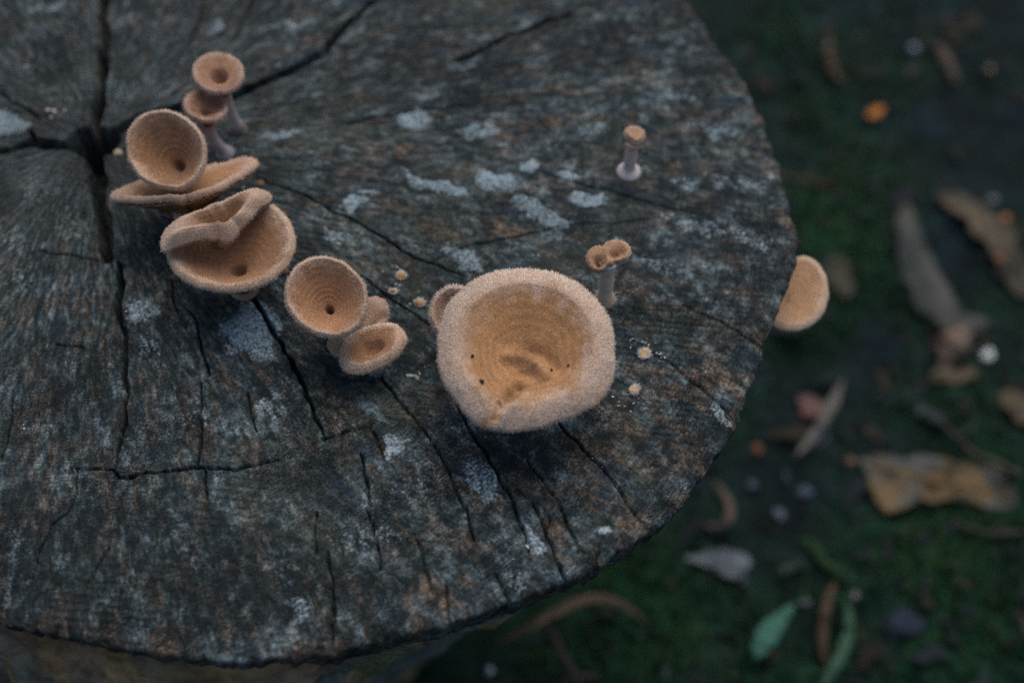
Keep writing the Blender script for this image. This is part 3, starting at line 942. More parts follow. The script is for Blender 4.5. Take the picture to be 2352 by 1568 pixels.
def spikes(P, D, L, wd, rg):
    """three-sided tapering hairs"""
    k = len(P)
    A = unit(np.cross(D, rg.normal(size=(k, 3))))
    B = np.cross(D, A)
    w_ = wd * rg.uniform(0.7, 1.3, (k, 1))
    P = P - D * 0.0001
    V = np.stack([P + A * w_, P + (-0.5 * A + 0.87 * B) * w_, P + (-0.5 * A - 0.87 * B) * w_, P + D * np.asarray(L)[:, None]], 1).reshape(-1, 3)
    i = np.arange(k)[:, None] * 4
    F = np.concatenate([i + [[0, 1, 3]], i + [[1, 2, 3]], i + [[2, 0, 3]]])
    return V, F


LILAC = (0.52, 0.43, 0.41)
# the two slim funnels beside the long crack
mushroom('slim stalked funnel mushroom with dark round centre, tallest beside the long crack', (502, 170), 0.034, ell(502, 171, 59, 46, 5), tilt=-2, depth=0.002, crest=0.93, power=1.5, roll=0.0008, thick=0.0014,
         base=(546, 296), stem_r=0.0022, foot_r=0.0036, hairs=2600, hair_len=0.0008, pale_from=0.86, inner=np.array([0.40, 0.235, 0.155]), outer=np.array([0.54, 0.40, 0.32]), stem_col=LILAC, foot_col=(0.20, 0.15, 0.09), seed=1, nth=110, nrho=40, hole=0.006, hole_w=0.30)
mushroom('slim stalked funnel mushroom with puckered brown cap on a pale lilac stem', (472, 246), 0.029, ell(472, 247, 51, 35, 10), tilt=-6, side=6, depth=0.004, crest=0.92, power=1.5, roll=0.0008, thick=0.0014,
         base=(519, 354), stem_r=0.0023, foot_r=0.0037, hairs=2200, hair_len=0.0008, pale_from=0.84, inner=np.array([0.36, 0.21, 0.14]), outer=np.array([0.54, 0.39, 0.32]), stem_col=LILAC, foot_col=(0.42, 0.38, 0.38), seed=2, nth=110, nrho=36, stem_bend=-0.001, hole=0.003, hole_w=0.25, ridges=(([(445, 240), (470, 252), (500, 262)], 7, 0.0012),))
# the crowded clump
mushroom('round deep cup mushroom with thick pale rim next to the rotten heart', (386, 350), 0.036, [(292, 340), (297, 305), (318, 275), (350, 259), (385, 256), (420, 268), (450, 292), (470, 325), (474, 360), (466, 395), (448, 420), (420, 438), (395, 436), (360, 430), (330, 415), (308, 390), (295, 365)],
         tilt=20, side=-4, depth=0.014, crest=0.92, power=1.5, roll=0.0012, thick=0.0018, base=(408, 470), stem_r=0.0045, hairs=5600, hole_w=0.13, seed=3, hole=0.004, inner=INNER * 0.85, rings=0.00014, pale_from=0.84)
mushroom('edge-on wavy cap tipped back against the round cup, brown gills showing', (424, 436), 0.029, [(253, 450), (263, 461), (300, 466), (341, 468), (385, 465), (428, 459), (486, 446), (528, 424), (565, 402), (592, 383), (588, 370), (570, 366), (528, 385), (482, 390), (440, 396), (380, 408), (330, 422), (290, 436)], tilt=-28, side=-8, depth=0.004, crest=0.9, power=1.6, roll=0.0012, thick=0.0034, base=(452, 505), stem_r=0.005,
         hairs=4200, seed=4, waves=((3, 0.0006, 1.0),), pale_from=0.8, hair_len=0.0010, inner=INNER * 1.05)
mushroom('folded cap with thick drooping front lip overlapping the wide bowl', (505, 494), 0.037, [(374, 580), (371, 548), (384, 530), (420, 516), (460, 504), (520, 480), (570, 456), (600, 440), (622, 450), (626, 464), (592, 494), (550, 527), (500, 549), (440, 571), (398, 584)],
         tilt=-8, side=0, depth=0.006, crest=0.52, power=1.2, roll=0.0060, thick=0.0028, base=(455, 545), stem_r=0.0028, hairs=4600, seed=5, pale_from=0.52, inner=INNER * 0.62, ridges=(([(540, 470), (515, 520), (500, 545)], 22, -0.0018), ([(400, 540), (470, 530)], 16, 0.003), ([(560, 500), (605, 455)], 16, 0.0025)))
mushroom('wide oval bowl mushroom with dark navel, partly covered by the folded cap', (535, 568), 0.028, [(386, 590), (392, 555), (410, 525), (440, 500), (480, 482), (530, 470), (580, 466), (620, 470), (650, 490), (670, 520), (677, 555), (670, 590), (650, 622), (618, 648), (575, 663), (530, 669), (480, 665), (435, 650), (402, 625)],
         tilt=-4, depth=0.013, crest=0.91, power=1.5, roll=0.0014, thick=0.0018, hole_w=0.11, base=(550, 636), stem_r=0.0038, hairs=8000, seed=6, hole=0.005, inner=INNER * 0.92, pale_from=0.82, rings=0.00010, nth=180, foot_col=(0.32, 0.19, 0.08))
# the middle group
mushroom('golden brown cup mushroom with pinhole centre, between wide bowl and small tilted cap', (752, 684), 0.031, [(654, 675), (662, 640), (682, 612), (712, 595), (745, 591), (780, 600), (812, 622), (834, 650), (844, 685), (842, 720), (828, 750), (800, 770), (765, 777), (735, 772), (705, 758), (678, 735), (660, 708)],
         tilt=14, side=3, depth=0.011, crest=0.92, power=1.6, roll=0.0012, thick=0.0018, hole_w=0.09, base=(792, 748), stem_r=0.0040, hairs=6500, seed=7, hole=0.006, inner=INNER * 1.05, pale_from=0.86, outer=OUTER * 0.95, rings=0.00008)
mushroom('low crumpled cap squeezed in between the golden cup and small tilted cap', (822, 752), 0.012, [(752, 800), (756, 775), (775, 750), (800, 715), (835, 690), (868, 684), (890, 698), (894, 722), (884, 748), (862, 775), (830, 800), (795, 812), (768, 812)],
         tilt=0, depth=0.001, crest=0.7, power=1.5, roll=0.003, base=(822, 768), ridges=(([(760, 800), (830, 770), (880, 720)], 9, -0.002), ([(770, 770), (800, 790)], 8, 0.001)), stem_r=0.003, hairs=3000, seed=8, inner=np.array([0.40, 0.28, 0.20]), outer=np.array([0.46, 0.33, 0.25]), nth=120, nrho=36)
mushroom('small tilted cap with brown dimple and pale fuzzy lip beside the golden cup', (858, 797), 0.015, [(782, 815), (790, 790), (815, 770), (850, 755), (885, 746), (912, 750), (930, 766), (934, 788), (920, 812), (895, 833), (860, 850), (825, 860), (798, 855), (784, 838)],
         tilt=-2, side=-8, depth=0.0010, crest=0.74, power=1.5, roll=0.0022, hole=0.0030, hole_w=0.30, base=(866, 838), stem_r=0.0032, hairs=4600, seed=9, pale_from=0.7, inner=INNER * 0.9, nth=130, nrho=44, foot_col=(0.34, 0.2, 0.07))
# the big one and the cap behind it
mushroom('half-hidden cap with long pale fuzz tucked under the broad pale mushroom', (1046, 722), 0.021, ell(1046, 722, 57, 62, 15), tilt=8, side=-12, depth=0.006, crest=0.85, roll=0.002, base=(1062, 790), stem_r=0.0032, hairs=4200, hair_len=0.0012, seed=10,
         inner=np.array([0.38, 0.25, 0.19]), outer=np.array([0.58, 0.45, 0.37]), nth=120, nrho=40, pale_from=0.8)
mushroom('largest broad pale mushroom with creased amber hollow and wide felted rim', (1208, 797), 0.036, [(1008, 800), (1010, 760), (1022, 722), (1045, 685), (1080, 655), (1125, 633), (1175, 622), (1225, 621), (1275, 632), (1320, 652), (1360, 685), (1390, 725), (1406, 770), (1409, 815), (1406, 860), (1395, 895), (1370, 925), (1330, 948),
         (1280, 965), (1230, 980), (1180, 987), (1135, 986), (1100, 975), (1078, 955), (1055, 925), (1030, 895), (1014, 850)],
         tilt=8, depth=0.0075, crest=0.76, power=1.6, roll=0.0030, thick=0.0026, base=(1212, 925), stem_r=0.006, hairs=19000, hair_len=0.0008, seed=11, pale_from=0.69, nth=300, nrho=100, rings=0.00005,
         ridges=(([(1168, 800), (1205, 800), (1240, 822), (1252, 846)], 17, 0.0026), ([(1200, 838), (1226, 846)], 12, -0.0014), ([(1222, 782), (1258, 800), (1276, 832)], 17, -0.0016), ([(1190, 878), (1155, 925)], 15, -0.0030), ([(1150, 930), (1138, 955)], 8, -0.0014), ([(1205, 905), (1165, 940), (1140, 975)], 14, 0.0014), ([(1120, 900), (1105, 950)], 16, 0.001)),
         stains_shade=((1138, 955, 13, (0.52, 0.31, 0.15)), (1175, 896, 22, (0.40, 0.23, 0.105)), (1147, 915, 6, (0.28, 0.16, 0.08)), (1115, 966, 9, (0.54, 0.33, 0.17)), (1226, 826, 9, (0.33, 0.21, 0.11)), (1262, 800, 12, (0.42, 0.25, 0.12)), (1270, 650, 16, (0.58, 0.41, 0.29)), (1032, 830, 10, (0.58, 0.41, 0.29)), (1380, 905, 12, (0.56, 0.38, 0.26))),  # crease, pit and arc spots paint in the fold's shade; others are stains
         dots=((1086, 810, 0.0007), (1107, 872, 0.0009), (1268, 832, 0.0006), (1305, 828, 0.0005)), inner=INNER * np.array([1.16, 1.14, 1.0]), outer=OUTER * np.array([1.06, 1.12, 1.18]))
# the two little ones standing apart
mushroom('small mushroom with twin-lobed cap on a leaning stem, white felt at foot', (1398, 590), 0.027, [(1346, 600), (1348, 585), (1358, 573), (1372, 569), (1386, 570), (1394, 560), (1410, 556), (1430, 558), (1444, 566), (1449, 578), (1446, 592), (1432, 601), (1412, 606), (1398, 614), (1384, 624), (1368, 624), (1354, 615)],
         tilt=2, side=0, depth=0.0, crest=0.8, roll=0.0012, thick=0.0022, base=(1389, 688), stem_r=0.0026, foot_r=0.0040, collar=1.8, hairs=1600, hair_len=0.0006, seed=12, pale_from=0.95, inner=np.array([0.52, 0.33, 0.21]), outer=np.array([0.56, 0.40, 0.29]),
         stem_col=(0.68, 0.54, 0.42), foot_col=(0.56, 0.38, 0.22), ridges=(([(1374, 597), (1376, 601)], 11, -0.0036), ([(1410, 583), (1426, 577)], 11, -0.0022), ([(1392, 575), (1398, 606)], 7, 0.0010)), nth=110, nrho=40, rings=0.0, gill_col=(0.5, 0.5, 0.5), stains_shade=((1375, 600, 8, (0.20, 0.115, 0.065)), (1417, 581, 9, (0.26, 0.15, 0.09))))  # both dark spots paint shade into the hollows of the lobes
mushroom('tiny young mushroom with pinched cap and bulbous whitish foot', (1457, 314), 0.021, [(1432, 312), (1434, 302), (1442, 295), (1455, 293), (1468, 297), (1478, 305), (1481, 317), (1476, 328), (1468, 334), (1458, 336), (1448, 328), (1438, 322)],
         tilt=0, side=6, depth=0.001, crest=0.6, roll=0.0022, thick=0.0018, base=(1444, 396), stem_r=0.0024, foot_r=0.0048, hairs=700, hair_len=0.0005, seed=13, pale_from=0.9, inner=np.array([0.58, 0.39, 0.27]), outer=np.array([0.64, 0.5, 0.42]), stem_col=(0.66, 0.53, 0.46), foot_col=(0.66, 0.58, 0.54), nth=70, nrho=24, rings=0.0, gill_col=(0.3, 0.16, 0.07))
# the one on the side
sc_c = px(np.array([1812, 676], float), -0.016)
mushroom('smooth orange tan mushroom growing out from the side of the stump', (1812, 676), -0.016, [(1836, 588), (1856, 592), (1876, 606), (1893, 632), (1900, 664), (1897, 698), (1882, 728), (1858, 749), (1828, 759), (1795, 758), (1772, 748), (1772, 725), (1780, 690), (1795, 650), (1812, 615), (1822, 596)],
         tilt=4, side=4, depth=0.004, crest=0.86, power=1.4, roll=0.0012, thick=0.0022, base_pt=sc_c + np.array([-0.026, 0.0, -0.034]), stem_r=0.0036, hairs=2200, hair_len=0.0006, seed=14, pale_from=0.84, inner=np.array([0.58, 0.38, 0.235]), outer=np.array([0.68, 0.53, 0.41]), nth=110, nrho=40, rings=0.00012)


# fungus buds just breaking out of the wood
def bud(label, x, y, rx, ry, rot, col_, frill=True, hgt=0.0016):
    c = px(np.array([x, y], float), 0)
    c[2] = top_z(c)
    s = np.linalg.norm(c - CAM) / FPX
    root = thing('fungus_bud', label, 'fungus bud', c, 'fungus buds on the stump')
    a = math.radians(-rot)
    nr, nt_ = 9, 26
    q = np.linspace(0, 1, nr)
    t = np.linspace(0, 2 * np.pi, nt_, endpoint=False)
    Q, T = np.meshgrid(q, t, indexing='ij')
    sd0 = x * 0.37
    edge = 1 + 0.5 * (vn(np.cos(T) * 1.6 + sd0, np.sin(T) * 1.6, s=6) - 0.5) + 0.3 * (vn(np.cos(T) * 4 + sd0, np.sin(T) * 4, s=7) - 0.5)
    xx, yy = Q * rx * s * edge * np.cos(T), Q * ry * s * 1.2 * edge * np.sin(T)
    X2, Y2 = xx * math.cos(a) - yy * math.sin(a), xx * math.sin(a) + yy * math.cos(a)
    Zb = hgt * np.sqrt(np.clip(1 - Q ** 2.4, 0, 1)) * (0.75 + 0.5 * vn(X2 * 900 + sd0, Y2 * 900, s=8)) - 0.0004
    cb = np.array(col_) * (0.75 + 0.5 * vn(X2 * 1200, Y2 * 1200, s=3))[..., None]
    make('bud_dome', np.stack([X2, Y2, Zb], -1).reshape(-1, 3), grid_faces(nr, nt_), M_STEM, root, cols=cb.reshape(-1, 3))
    if frill:
        k = 170
        ta = rng.uniform(0, 2 * np.pi, k)
        B0 = np.stack([np.cos(ta) * rx * s * 0.85, np.sin(ta) * ry * s * 1.0, np.full(k, 0.0004)], 1) * rng.uniform(0.8, 1.12, (k, 1))
        D0 = unit(np.stack([np.cos(ta) + rng.normal(0, .4, k), np.sin(ta) + rng.normal(0, .4, k), rng.uniform(-0.2, 0.8, k)], 1))
        Rm_ = np.array([[math.cos(a), -math.sin(a), 0], [math.sin(a), math.cos(a), 0], [0, 0, 1]])
        Vh, Fh = spikes(B0 @ Rm_.T, D0 @ Rm_.T, rng.uniform(0.0006, 0.0016, k) * (0.6 + vn(ta * 1.5, ta * 0, s=int(x))), 0.00022, rng)
        f = make('mycelium_frill', Vh, Fh, M_MYC, root, cols=np.tile([0.5, 0.48, 0.45], (len(Vh), 1)), smooth=False)
        f['kind'] = 'stuff'


AMB = (0.36, 0.20, 0.07)
bud('amber fungus bud with white frill, farthest of three from the broad pale mushroom', 922, 633, 12, 9, 15, AMB)
bud('smallest amber fungus bud with white frill, middle of three by the golden cup', 902, 670, 9, 6, 10, AMB)
bud('amber fungus bud with white frill, of three nearest the broad pale mushroom', 963, 697, 13, 8, 25, AMB)
bud('cream fungus bud ringed by scattered white mould beside the broad pale mushroom', 1480, 814, 14, 14, 40, (0.52, 0.38, 0.22))
bud('little cream star-shaped fungus bud below the cluster of white mould', 1456, 897, 11, 10, 0, (0.55, 0.37, 0.21))
bud('pale cream fungus bud at the lip of the rotten heart', 272, 351, 11, 7, 5, (0.50, 0.38, 0.24), frill=False)
bud('pale flake of fungus on the wood between tilted cap and broad pale mushroom', 957, 866, 10, 5, 45, (0.42, 0.32, 0.22), frill=False, hgt=0.0009)
bud('tan fungus nub peeping out between wide bowl and golden cup', 652, 620, 12, 8, 0, (0.40, 0.25, 0.15), frill=False, hgt=0.004)
bud('brown scrap of fungus on the dark wood behind the wide bowl', 600, 420, 9, 7, 30, (0.20, 0.12, 0.07), frill=False, hgt=0.001)


# ------------------------------------------------------------------ things on the ground
def strap(name, label, cat, pts, wpx, c1, c2=None, lift=0.004, arch=0.35, tilt=0.0, group=None, ends=(0.25, 0.1), zoff=0.006, rib=True, height=None, thick=0.0007):
    """a long leaf, strip or twig-like blade: midline in photo px, width in photo px"""
    P0 = px(np.array(pts, float), GROUND + zoff)
    nn = 30
    Pm = resample(P0, nn)
    u = np.linspace(0, 1, nn)
    gz = ground_z(Pm)
    hh = lift * np.sin(np.pi * u) if height is None else np.interp(u, np.linspace(0, 1, len(height)), height)
    s = np.linalg.norm(Pm - CAM, axis=1) / FPX
    # keep the midline on its line of sight while it rises
    zt = gz + zoff * 0.6 + hh
    v = unit(Pm - CAM)
    Pm = CAM + v * ((zt - CAM[2]) / v[:, 2])[:, None]
    wd = np.interp(u, np.linspace(0, 1, len(wpx)), wpx) * s * 0.5 * np.minimum(1, ends[0] + u * 6) * np.minimum(1, ends[1] + (1 - u) * 6)
    T = unit(np.gradient(Pm, axis=0))
    S = unit(np.cross(T, np.array([0, 0, 1.0])))
    Nn = np.cross(S, T)
    m_ = 9
    x = np.linspace(-1, 1, m_)
    jag_ = 1 + 0.16 * (vn(u * 22 + pts[0][0], u * 0, s=3) - 0.5)
    ragl = 1 + (0.9 if max(wpx) > 55 else 0.0) * (fbm(u[:, None] * 9 + pts[0][0], np.sign(x)[None] * 5 + 9 + 0 * u[:, None], s=33, o=4, gain=0.65) - 0.5)
    prof = -arch * x ** 2 + tilt * x
    up = Pm[:, None] + (wd[:, None] * jag_[:, None] * ragl)[..., None] * (x[None, :, None] * S[:, None] + prof[None, :, None] * Nn[:, None])
    up = up + Nn[:, None] * (0.0012 * (vn(u[:, None] * 14 + pts[0][0], x[None] * 2 + 7, s=9) - 0.5))[..., None]
    lo = up - Nn[:, None] * thick
    lo[:, 0], lo[:, -1] = up[:, 0] - Nn * 0.0001, up[:, -1] - Nn * 0.0001
    ringv = np.concatenate([up, lo[:, ::-1]], 1)
    F = grid_faces(nn, 2 * m_)
    e0 = np.stack([np.arange(m_ - 1), np.arange(1, m_), 2 * m_ - 2 - np.arange(m_ - 1), 2 * m_ - 1 - np.arange(m_ - 1)], 1)
    e1 = e0[:, ::-1] + (nn - 1) * 2 * m_
    bp = Pm[nn // 2].copy()
    bp[2] = Pm[:, 2].min()
    c2 = c1 if c2 is None else c2
    kk = fbm(u[:, None] * 7 + pts[0][1], np.concatenate([x, x[::-1]])[None] * 1.5, s=12, o=3)[..., None]
    kk = np.clip((kk - 0.36) / 0.28, 0, 1)
    cv = (np.array(c1) * (1 - kk) + np.array(c2) * kk) * np.array([0.68, 0.72, 0.78])
    root = thing(name, label, cat, bp, group)
    bl = make('blade', ringv.reshape(-1, 3) - bp, [F, e0, e1], M_LEAF, root, cols=cv.reshape(-1, 3))
    if rib:
        Vt, Ft = tube(Pm + Nn * 0.0001, np.maximum(wd.max() * 0.07, 0.0004) * (1.1 - 0.7 * u), 6)
        make('midrib', Vt - bp, Ft, M_LEAF, bl, cols=np.tile(np.array(c1) * 0.8, (len(Vt), 1)))
    return root


def broad(name, label, cat, outline, c1, c2, zoff=0.006, curl=0.006, rot=0, seed=0, group=None, rib=None, tilt=(0, 0), c3=None):
    """a broad dead leaf from its outline in photo px"""
    O = px(np.array(outline, float), GROUND + zoff + 0.004)
    c = O.mean(0)
    a = np.arctan2(O[:, 1] - c[1], O[:, 0] - c[0])
    rr_ = np.hypot(O[:, 0] - c[0], O[:, 1] - c[1])
    o = np.argsort(a)
    nt_, nr = 96, 20
    t = np.linspace(-np.pi, np.pi, nt_, endpoint=False)
    R0 = np.interp(t, a[o], rr_[o], period=2 * np.pi) * (1 + 0.10 * (fbm(np.cos(t) * 9 + seed, np.sin(t) * 9, s=2) - 0.5))
    Q, T = np.meshgrid(np.linspace(0, 1, nr), t, indexing='ij')
    x, y = Q * R0 * np.cos(T), Q * R0 * np.sin(T)
    z = curl * (fbm(x * 28 + seed * 7, y * 28, s=3, o=3) - 0.5) * 2 + curl * 0.9 * Q ** 3 * (vn(np.cos(T) * 1.5 + seed, np.sin(T) * 1.5, s=4) - 0.35) + tilt[0] * x + tilt[1] * y
    gl = ground_z(np.stack([c[0] + x, c[1] + y], -1)) - float(ground_z(c))
    for _ in range(6):
        gl = 0.5 * gl + 0.25 * np.roll(gl, 1, 1) + 0.25 * np.roll(gl, -1, 1)
    z = z + gl
    up = np.stack([x, y, z], -1)
    lo = up[::-1] - np.array([0, 0, 0.0008])
    V = np.concatenate([up, lo])
    nz = fbm(x * 55 + seed, y * 55, s=11, o=4, gain=0.6)[..., None]
    k = sstep(0.40, 0.60, nz)
    cv = np.array(c1) * (1 - k) + np.array(c2) * k
    if c3 is not None:
        k3 = sstep(0.60, 0.66, fbm(x * 80 + seed + 50, y * 80, s=14, o=3))[..., None]
        cv = cv * (1 - k3) + np.array(c3) * k3
    cv = cv * np.array([0.62, 0.68, 0.74]) * (0.7 + 0.6 * fbm(x * 120 + seed, y * 120, s=41, o=3))[..., None]
    bp = np.array([c[0], c[1], float(ground_z(c)) + zoff])
    root = thing(name, label, cat, bp, group)
    bl = make('blade', V.reshape(-1, 3), grid_faces(2 * nr, nt_), M_LEAF, root, cols=np.concatenate([cv, cv[::-1]]).reshape(-1, 3))
    if rib:
        P0 = px(np.array(rib, float), GROUND + zoff + 0.004) - bp
        Pm = resample(P0, 16)
        dd = np.hypot(up[..., 0][None] - Pm[:, 0, None, None], up[..., 1][None] - Pm[:, 1, None, None]).reshape(16, -1).argmin(1)
        Pm[:, 2] = up[..., 2].ravel()[dd] + 0.0005
        Vt, Ft = tube(Pm, np.linspace(0.0013, 0.0005, 16), 6)
        make('midrib', Vt, Ft, M_LEAF, bl, cols=np.tile(np.array(c1) * 1.15, (len(Vt), 1)))
    return root


def twig(label, pts, rpx, c1, zoff=0.005, height=None, side=None, cat='twig', name='twig'):
    P0 = px(np.array(pts, float), GROUND + zoff)
    nn = 34
    Pm = resample(P0, nn)
    u = np.linspace(0, 1, nn)
    zt = ground_z(Pm) + zoff + (0 if height is None else np.interp(u, np.linspace(0, 1, len(height)), height))
    v = unit(Pm - CAM)
    Pm = CAM + v * ((zt - CAM[2]) / v[:, 2])[:, None]
    s = np.linalg.norm(Pm - CAM, axis=1) / FPX
    Rr = np.interp(u, np.linspace(0, 1, len(rpx)), rpx) * s * 0.5 * (1 + 0.25 * (vn(u * 20 + pts[0][0], u * 0, s=4) - 0.5))
    Vt, Ft = tube(Pm, Rr, 8)
    bp = Pm[nn // 2].copy()
    bp[2] = Pm[:, 2].min()
    root = thing(name, label, cat, bp)
    ct = np.array(c1) * 0.7 * (0.7 + 0.6 * vn(Vt[:, 0] * 200, Vt[:, 1] * 200, s=6))[:, None]
    st = make('stalk', Vt - bp, Ft, M_LEAF, root, cols=ct)
    for f, ang, ln_ in (side or ()):
        i = int(f * (nn - 1))
        T = unit(Pm[min(i + 1, nn - 1)] - Pm[i - 1])
        D = np.array([T[0] * math.cos(ang) - T[1] * math.sin(ang), T[0] * math.sin(ang) + T[1] * math.cos(ang), 0.25])
        Q = Pm[i] + np.linspace(0, 1, 8)[:, None] * D * ln_
        Vq, Fq = tube(Q, np.linspace(Rr[i] * 0.8, Rr[i] * 0.3, 8), 6)
        make('side_shoot', Vq - bp, Fq, M_LEAF, st, cols=np.tile(np.array(c1) * 0.9, (len(Vq), 1)))
    return root


def pebble(label, x, y, rx, ry, c1, name='pebble', cat='pebble', zs=0.7, zoff=0.0):
    c = px(np.array([x, y], float), GROUND + 0.005)
    s = np.linalg.norm(c - CAM) / FPX
    nr, nt_ = 12, 20
    ph = np.linspace(0, np.pi, nr)
    t = np.linspace(0, 2 * np.pi, nt_, endpoint=False)
    PH, T = np.meshgrid(ph, t, indexing='ij')
    d = np.stack([np.sin(PH) * np.cos(T), np.sin(PH) * np.sin(T), np.cos(PH)], -1)
    k = 0.75 + 0.5 * vn(d[..., 0] * 1.5 + x, d[..., 1] * 1.5 + y, d[..., 2] * 1.5 + 9, s=2)
    V = d * k[..., None] * np.array([rx, ry * 1.1, zs * ry]) * s
    c[2] = float(ground_z(c)) + zs * ry * s * 0.5 + zoff
    o = make(name, V.reshape(-1, 3), grid_faces(nr, nt_)[:, ::-1], M_STONE, cols=(np.array(c1) * (0.8 + 0.4 * vn(d[..., 0] * 5, d[..., 1] * 5, d[..., 2] * 5, s=8))[..., None]).reshape(-1, 3))
    o.location = c
    tag(o, label, cat)
    return o


TAN, GREYB, PINK = (0.16, 0.10, 0.055), (0.085, 0.085, 0.075), (0.26, 0.17, 0.125)
strap('dry_leaf', 'narrow curved tan leaf lying alone on dark moss beyond the stump', 'leaf', [(1908, 85), (1902, 115), (1912, 150), (1930, 178), (1948, 195)], [8, 22, 24, 16, 6], (0.16, 0.105, 0.065), (0.12, 0.08, 0.05), arch=0.6)
strap('dry_leaf', 'narrow bent tan leaf hanging from a thin dark stalk', 'leaf', [(2152, 88), (2168, 115), (2182, 145), (2194, 175), (2200, 198)], [8, 24, 24, 20, 8], (0.15, 0.10, 0.065), (0.11, 0.075, 0.05), arch=0.6)
twig('thin dark stalk leading to the narrow bent tan leaf', [(2115, 48), (2130, 65), (2145, 84), (2160, 100)], [7, 7, 6, 5], (0.06, 0.045, 0.03), height=[0.004, 0.006, 0.006, 0.006])
strap('dry_leaf', 'dull brown leaf scrap beside the black soil', 'leaf', [(2140, 50), (2180, 42), (2220, 52)], [8, 18, 8], (0.05, 0.036, 0.022), arch=0.3)
broad('dry_leaf', 'small bright orange yellow leaf lying on the moss', 'leaf', [(1996, 243), (2006, 234), (2020, 225), (2030, 216), (2035, 224), (2033, 238), (2019, 247), (2006, 248)], (0.75, 0.36, 0.05), (0.70, 0.24, 0.04), curl=0.003, seed=1, zoff=0.009)
strap('green_leaf', 'slender dark green blade next to the orange yellow leaf', 'leaf', [(2040, 240), (2068, 240), (2095, 244)], [6, 12, 4], (0.03, 0.07, 0.035))
pebble('small bluish white pebble far out on the moss', 2104, 100, 9, 9, (0.30, 0.34, 0.40))
pebble('tiny cream pebble near the black soil', 2275, 148, 8, 8, (0.34, 0.26, 0.18))
twig('thin pale twig sticking out from beneath the stump rim', [(1780, 402), (1830, 412), (1870, 420), (1910, 428)], [12, 11, 8, 4], (0.10, 0.075, 0.05), height=[0.03, 0.02, 0.012, 0.004], side=((0.5, 0.5, 0.012),))
strap('dry_leaf', 'long ragged brown dead leaf with orange seeds lying on it', 'leaf', [(2150, 452), (2200, 455), (2255, 490), (2300, 545), (2335, 610), (2352, 680)], [30, 60, 76, 84, 80, 50], (0.16, 0.115, 0.07), (0.055, 0.052, 0.038), arch=0.15, ends=(0.4, 0.4), lift=0.008, zoff=0.009)
strap('dry_leaf', 'smooth grey dead leaf bending around a hollow of dark soil', 'leaf', [(2080, 462), (2092, 540), (2112, 620), (2152, 695), (2215, 742), (2280, 735)], [36, 62, 70, 84, 80, 40], (0.115, 0.11, 0.085), (0.05, 0.058, 0.05), arch=0.2, ends=(0.4, 0.3), lift=0.008, zoff=0.008)
broad('dry_leaf', 'dull tan leaf scrap on moss beside the orange tan mushroom', 'leaf', [(1895, 610), (1915, 592), (1938, 600), (1945, 635), (1958, 670), (1945, 685), (1922, 668), (1905, 645)], (0.105, 0.085, 0.045), (0.08, 0.065, 0.04), curl=0.003, seed=5)
strap('dry_leaf', 'curled pinkish tan leaf next to the white pebble', 'leaf', [(2228, 728), (2205, 765), (2185, 800), (2165, 835)], [24, 62, 66, 40], PINK, (0.20, 0.14, 0.09), arch=0.75, ends=(0.4, 0.3), lift=0.010)
broad('dry_leaf', 'tan leaf scrap beneath the curled pinkish leaf', 'leaf', [(2140, 850), (2165, 835), (2205, 840), (2240, 820), (2255, 840), (2225, 860), (2190, 868), (2160, 872)], (0.15, 0.105, 0.06), (0.11, 0.08, 0.045), curl=0.004, seed=6)
twig('short dark stick standing behind the curled pinkish leaf', [(2142, 745), (2140, 775), (2141, 820)], [10, 12, 9], (0.03, 0.022, 0.016))
pebble('bright white round pebble beside the curled pinkish leaf', 2274, 799, 15, 17, (0.62, 0.66, 0.64))
broad('dry_leaf', 'small dusky pink leaf crossed by a pale strap', 'leaf', [(1838, 898), (1860, 893), (1885, 902), (1905, 915), (1898, 938), (1875, 950), (1855, 948), (1848, 922)], (0.26, 0.13, 0.105), (0.20, 0.11, 0.085), curl=0.004, seed=7, zoff=0.008)
strap('dry_grass_blade', 'pale grey strap of dry grass crossing the dusky pink leaf', 'grass blade', [(1938, 868), (1918, 915), (1898, 955), (1865, 1005), (1820, 1056)], [8, 26, 24, 20, 8], (0.15, 0.145, 0.125), (0.19, 0.16, 0.13), arch=0.4, zoff=0.014, lift=0.004)
broad('dry_leaf', 'big mottled ochre dead leaf with grey bloom on it', 'leaf', [(1980, 1045), (2020, 1030), (2080, 1048), (2140, 1046), (2200, 1060), (2250, 1072), (2300, 1085), (2330, 1120), (2336, 1165), (2290, 1175), (2230, 1160), (2170, 1145), (2110, 1150), (2060, 1175), (2032, 1180), (2015, 1140), (1995, 1085)], (0.20, 0.125, 0.055), (0.125, 0.12, 0.10), c3=(0.05, 0.05, 0.03), curl=0.006, seed=8, rib=[(2000, 1055), (2140, 1095), (2330, 1150)])
twig('thin dark bent stem lying above the big ochre leaf', [(2140, 948), (2170, 975), (2205, 1010), (2240, 1045), (2300, 1068), (2350, 1090)], [5, 7, 8, 12, 14, 10], (0.09, 0.07, 0.055), zoff=0.010, side=((0.35, 0.7, 0.02),))
broad('dry_leaf', 'tan ragged leaf scrap out past the thin bent stem', 'leaf', [(2300, 900), (2330, 880), (2365, 900), (2370, 960), (2340, 975), (2315, 945)], (0.13, 0.09, 0.05), (0.09, 0.065, 0.04), curl=0.004, seed=9)
strap('dry_leaf', 'thin brown leaf curled into a hook close to the stump', 'leaf', [(1632, 1098), (1655, 1120), (1675, 1150), (1680, 1178), (1665, 1202), (1640, 1210), (1608, 1198)], [8, 14, 18, 22, 22, 24, 10], (0.17, 0.11, 0.075), (0.06, 0.065, 0.07), arch=0.5, lift=0.008)
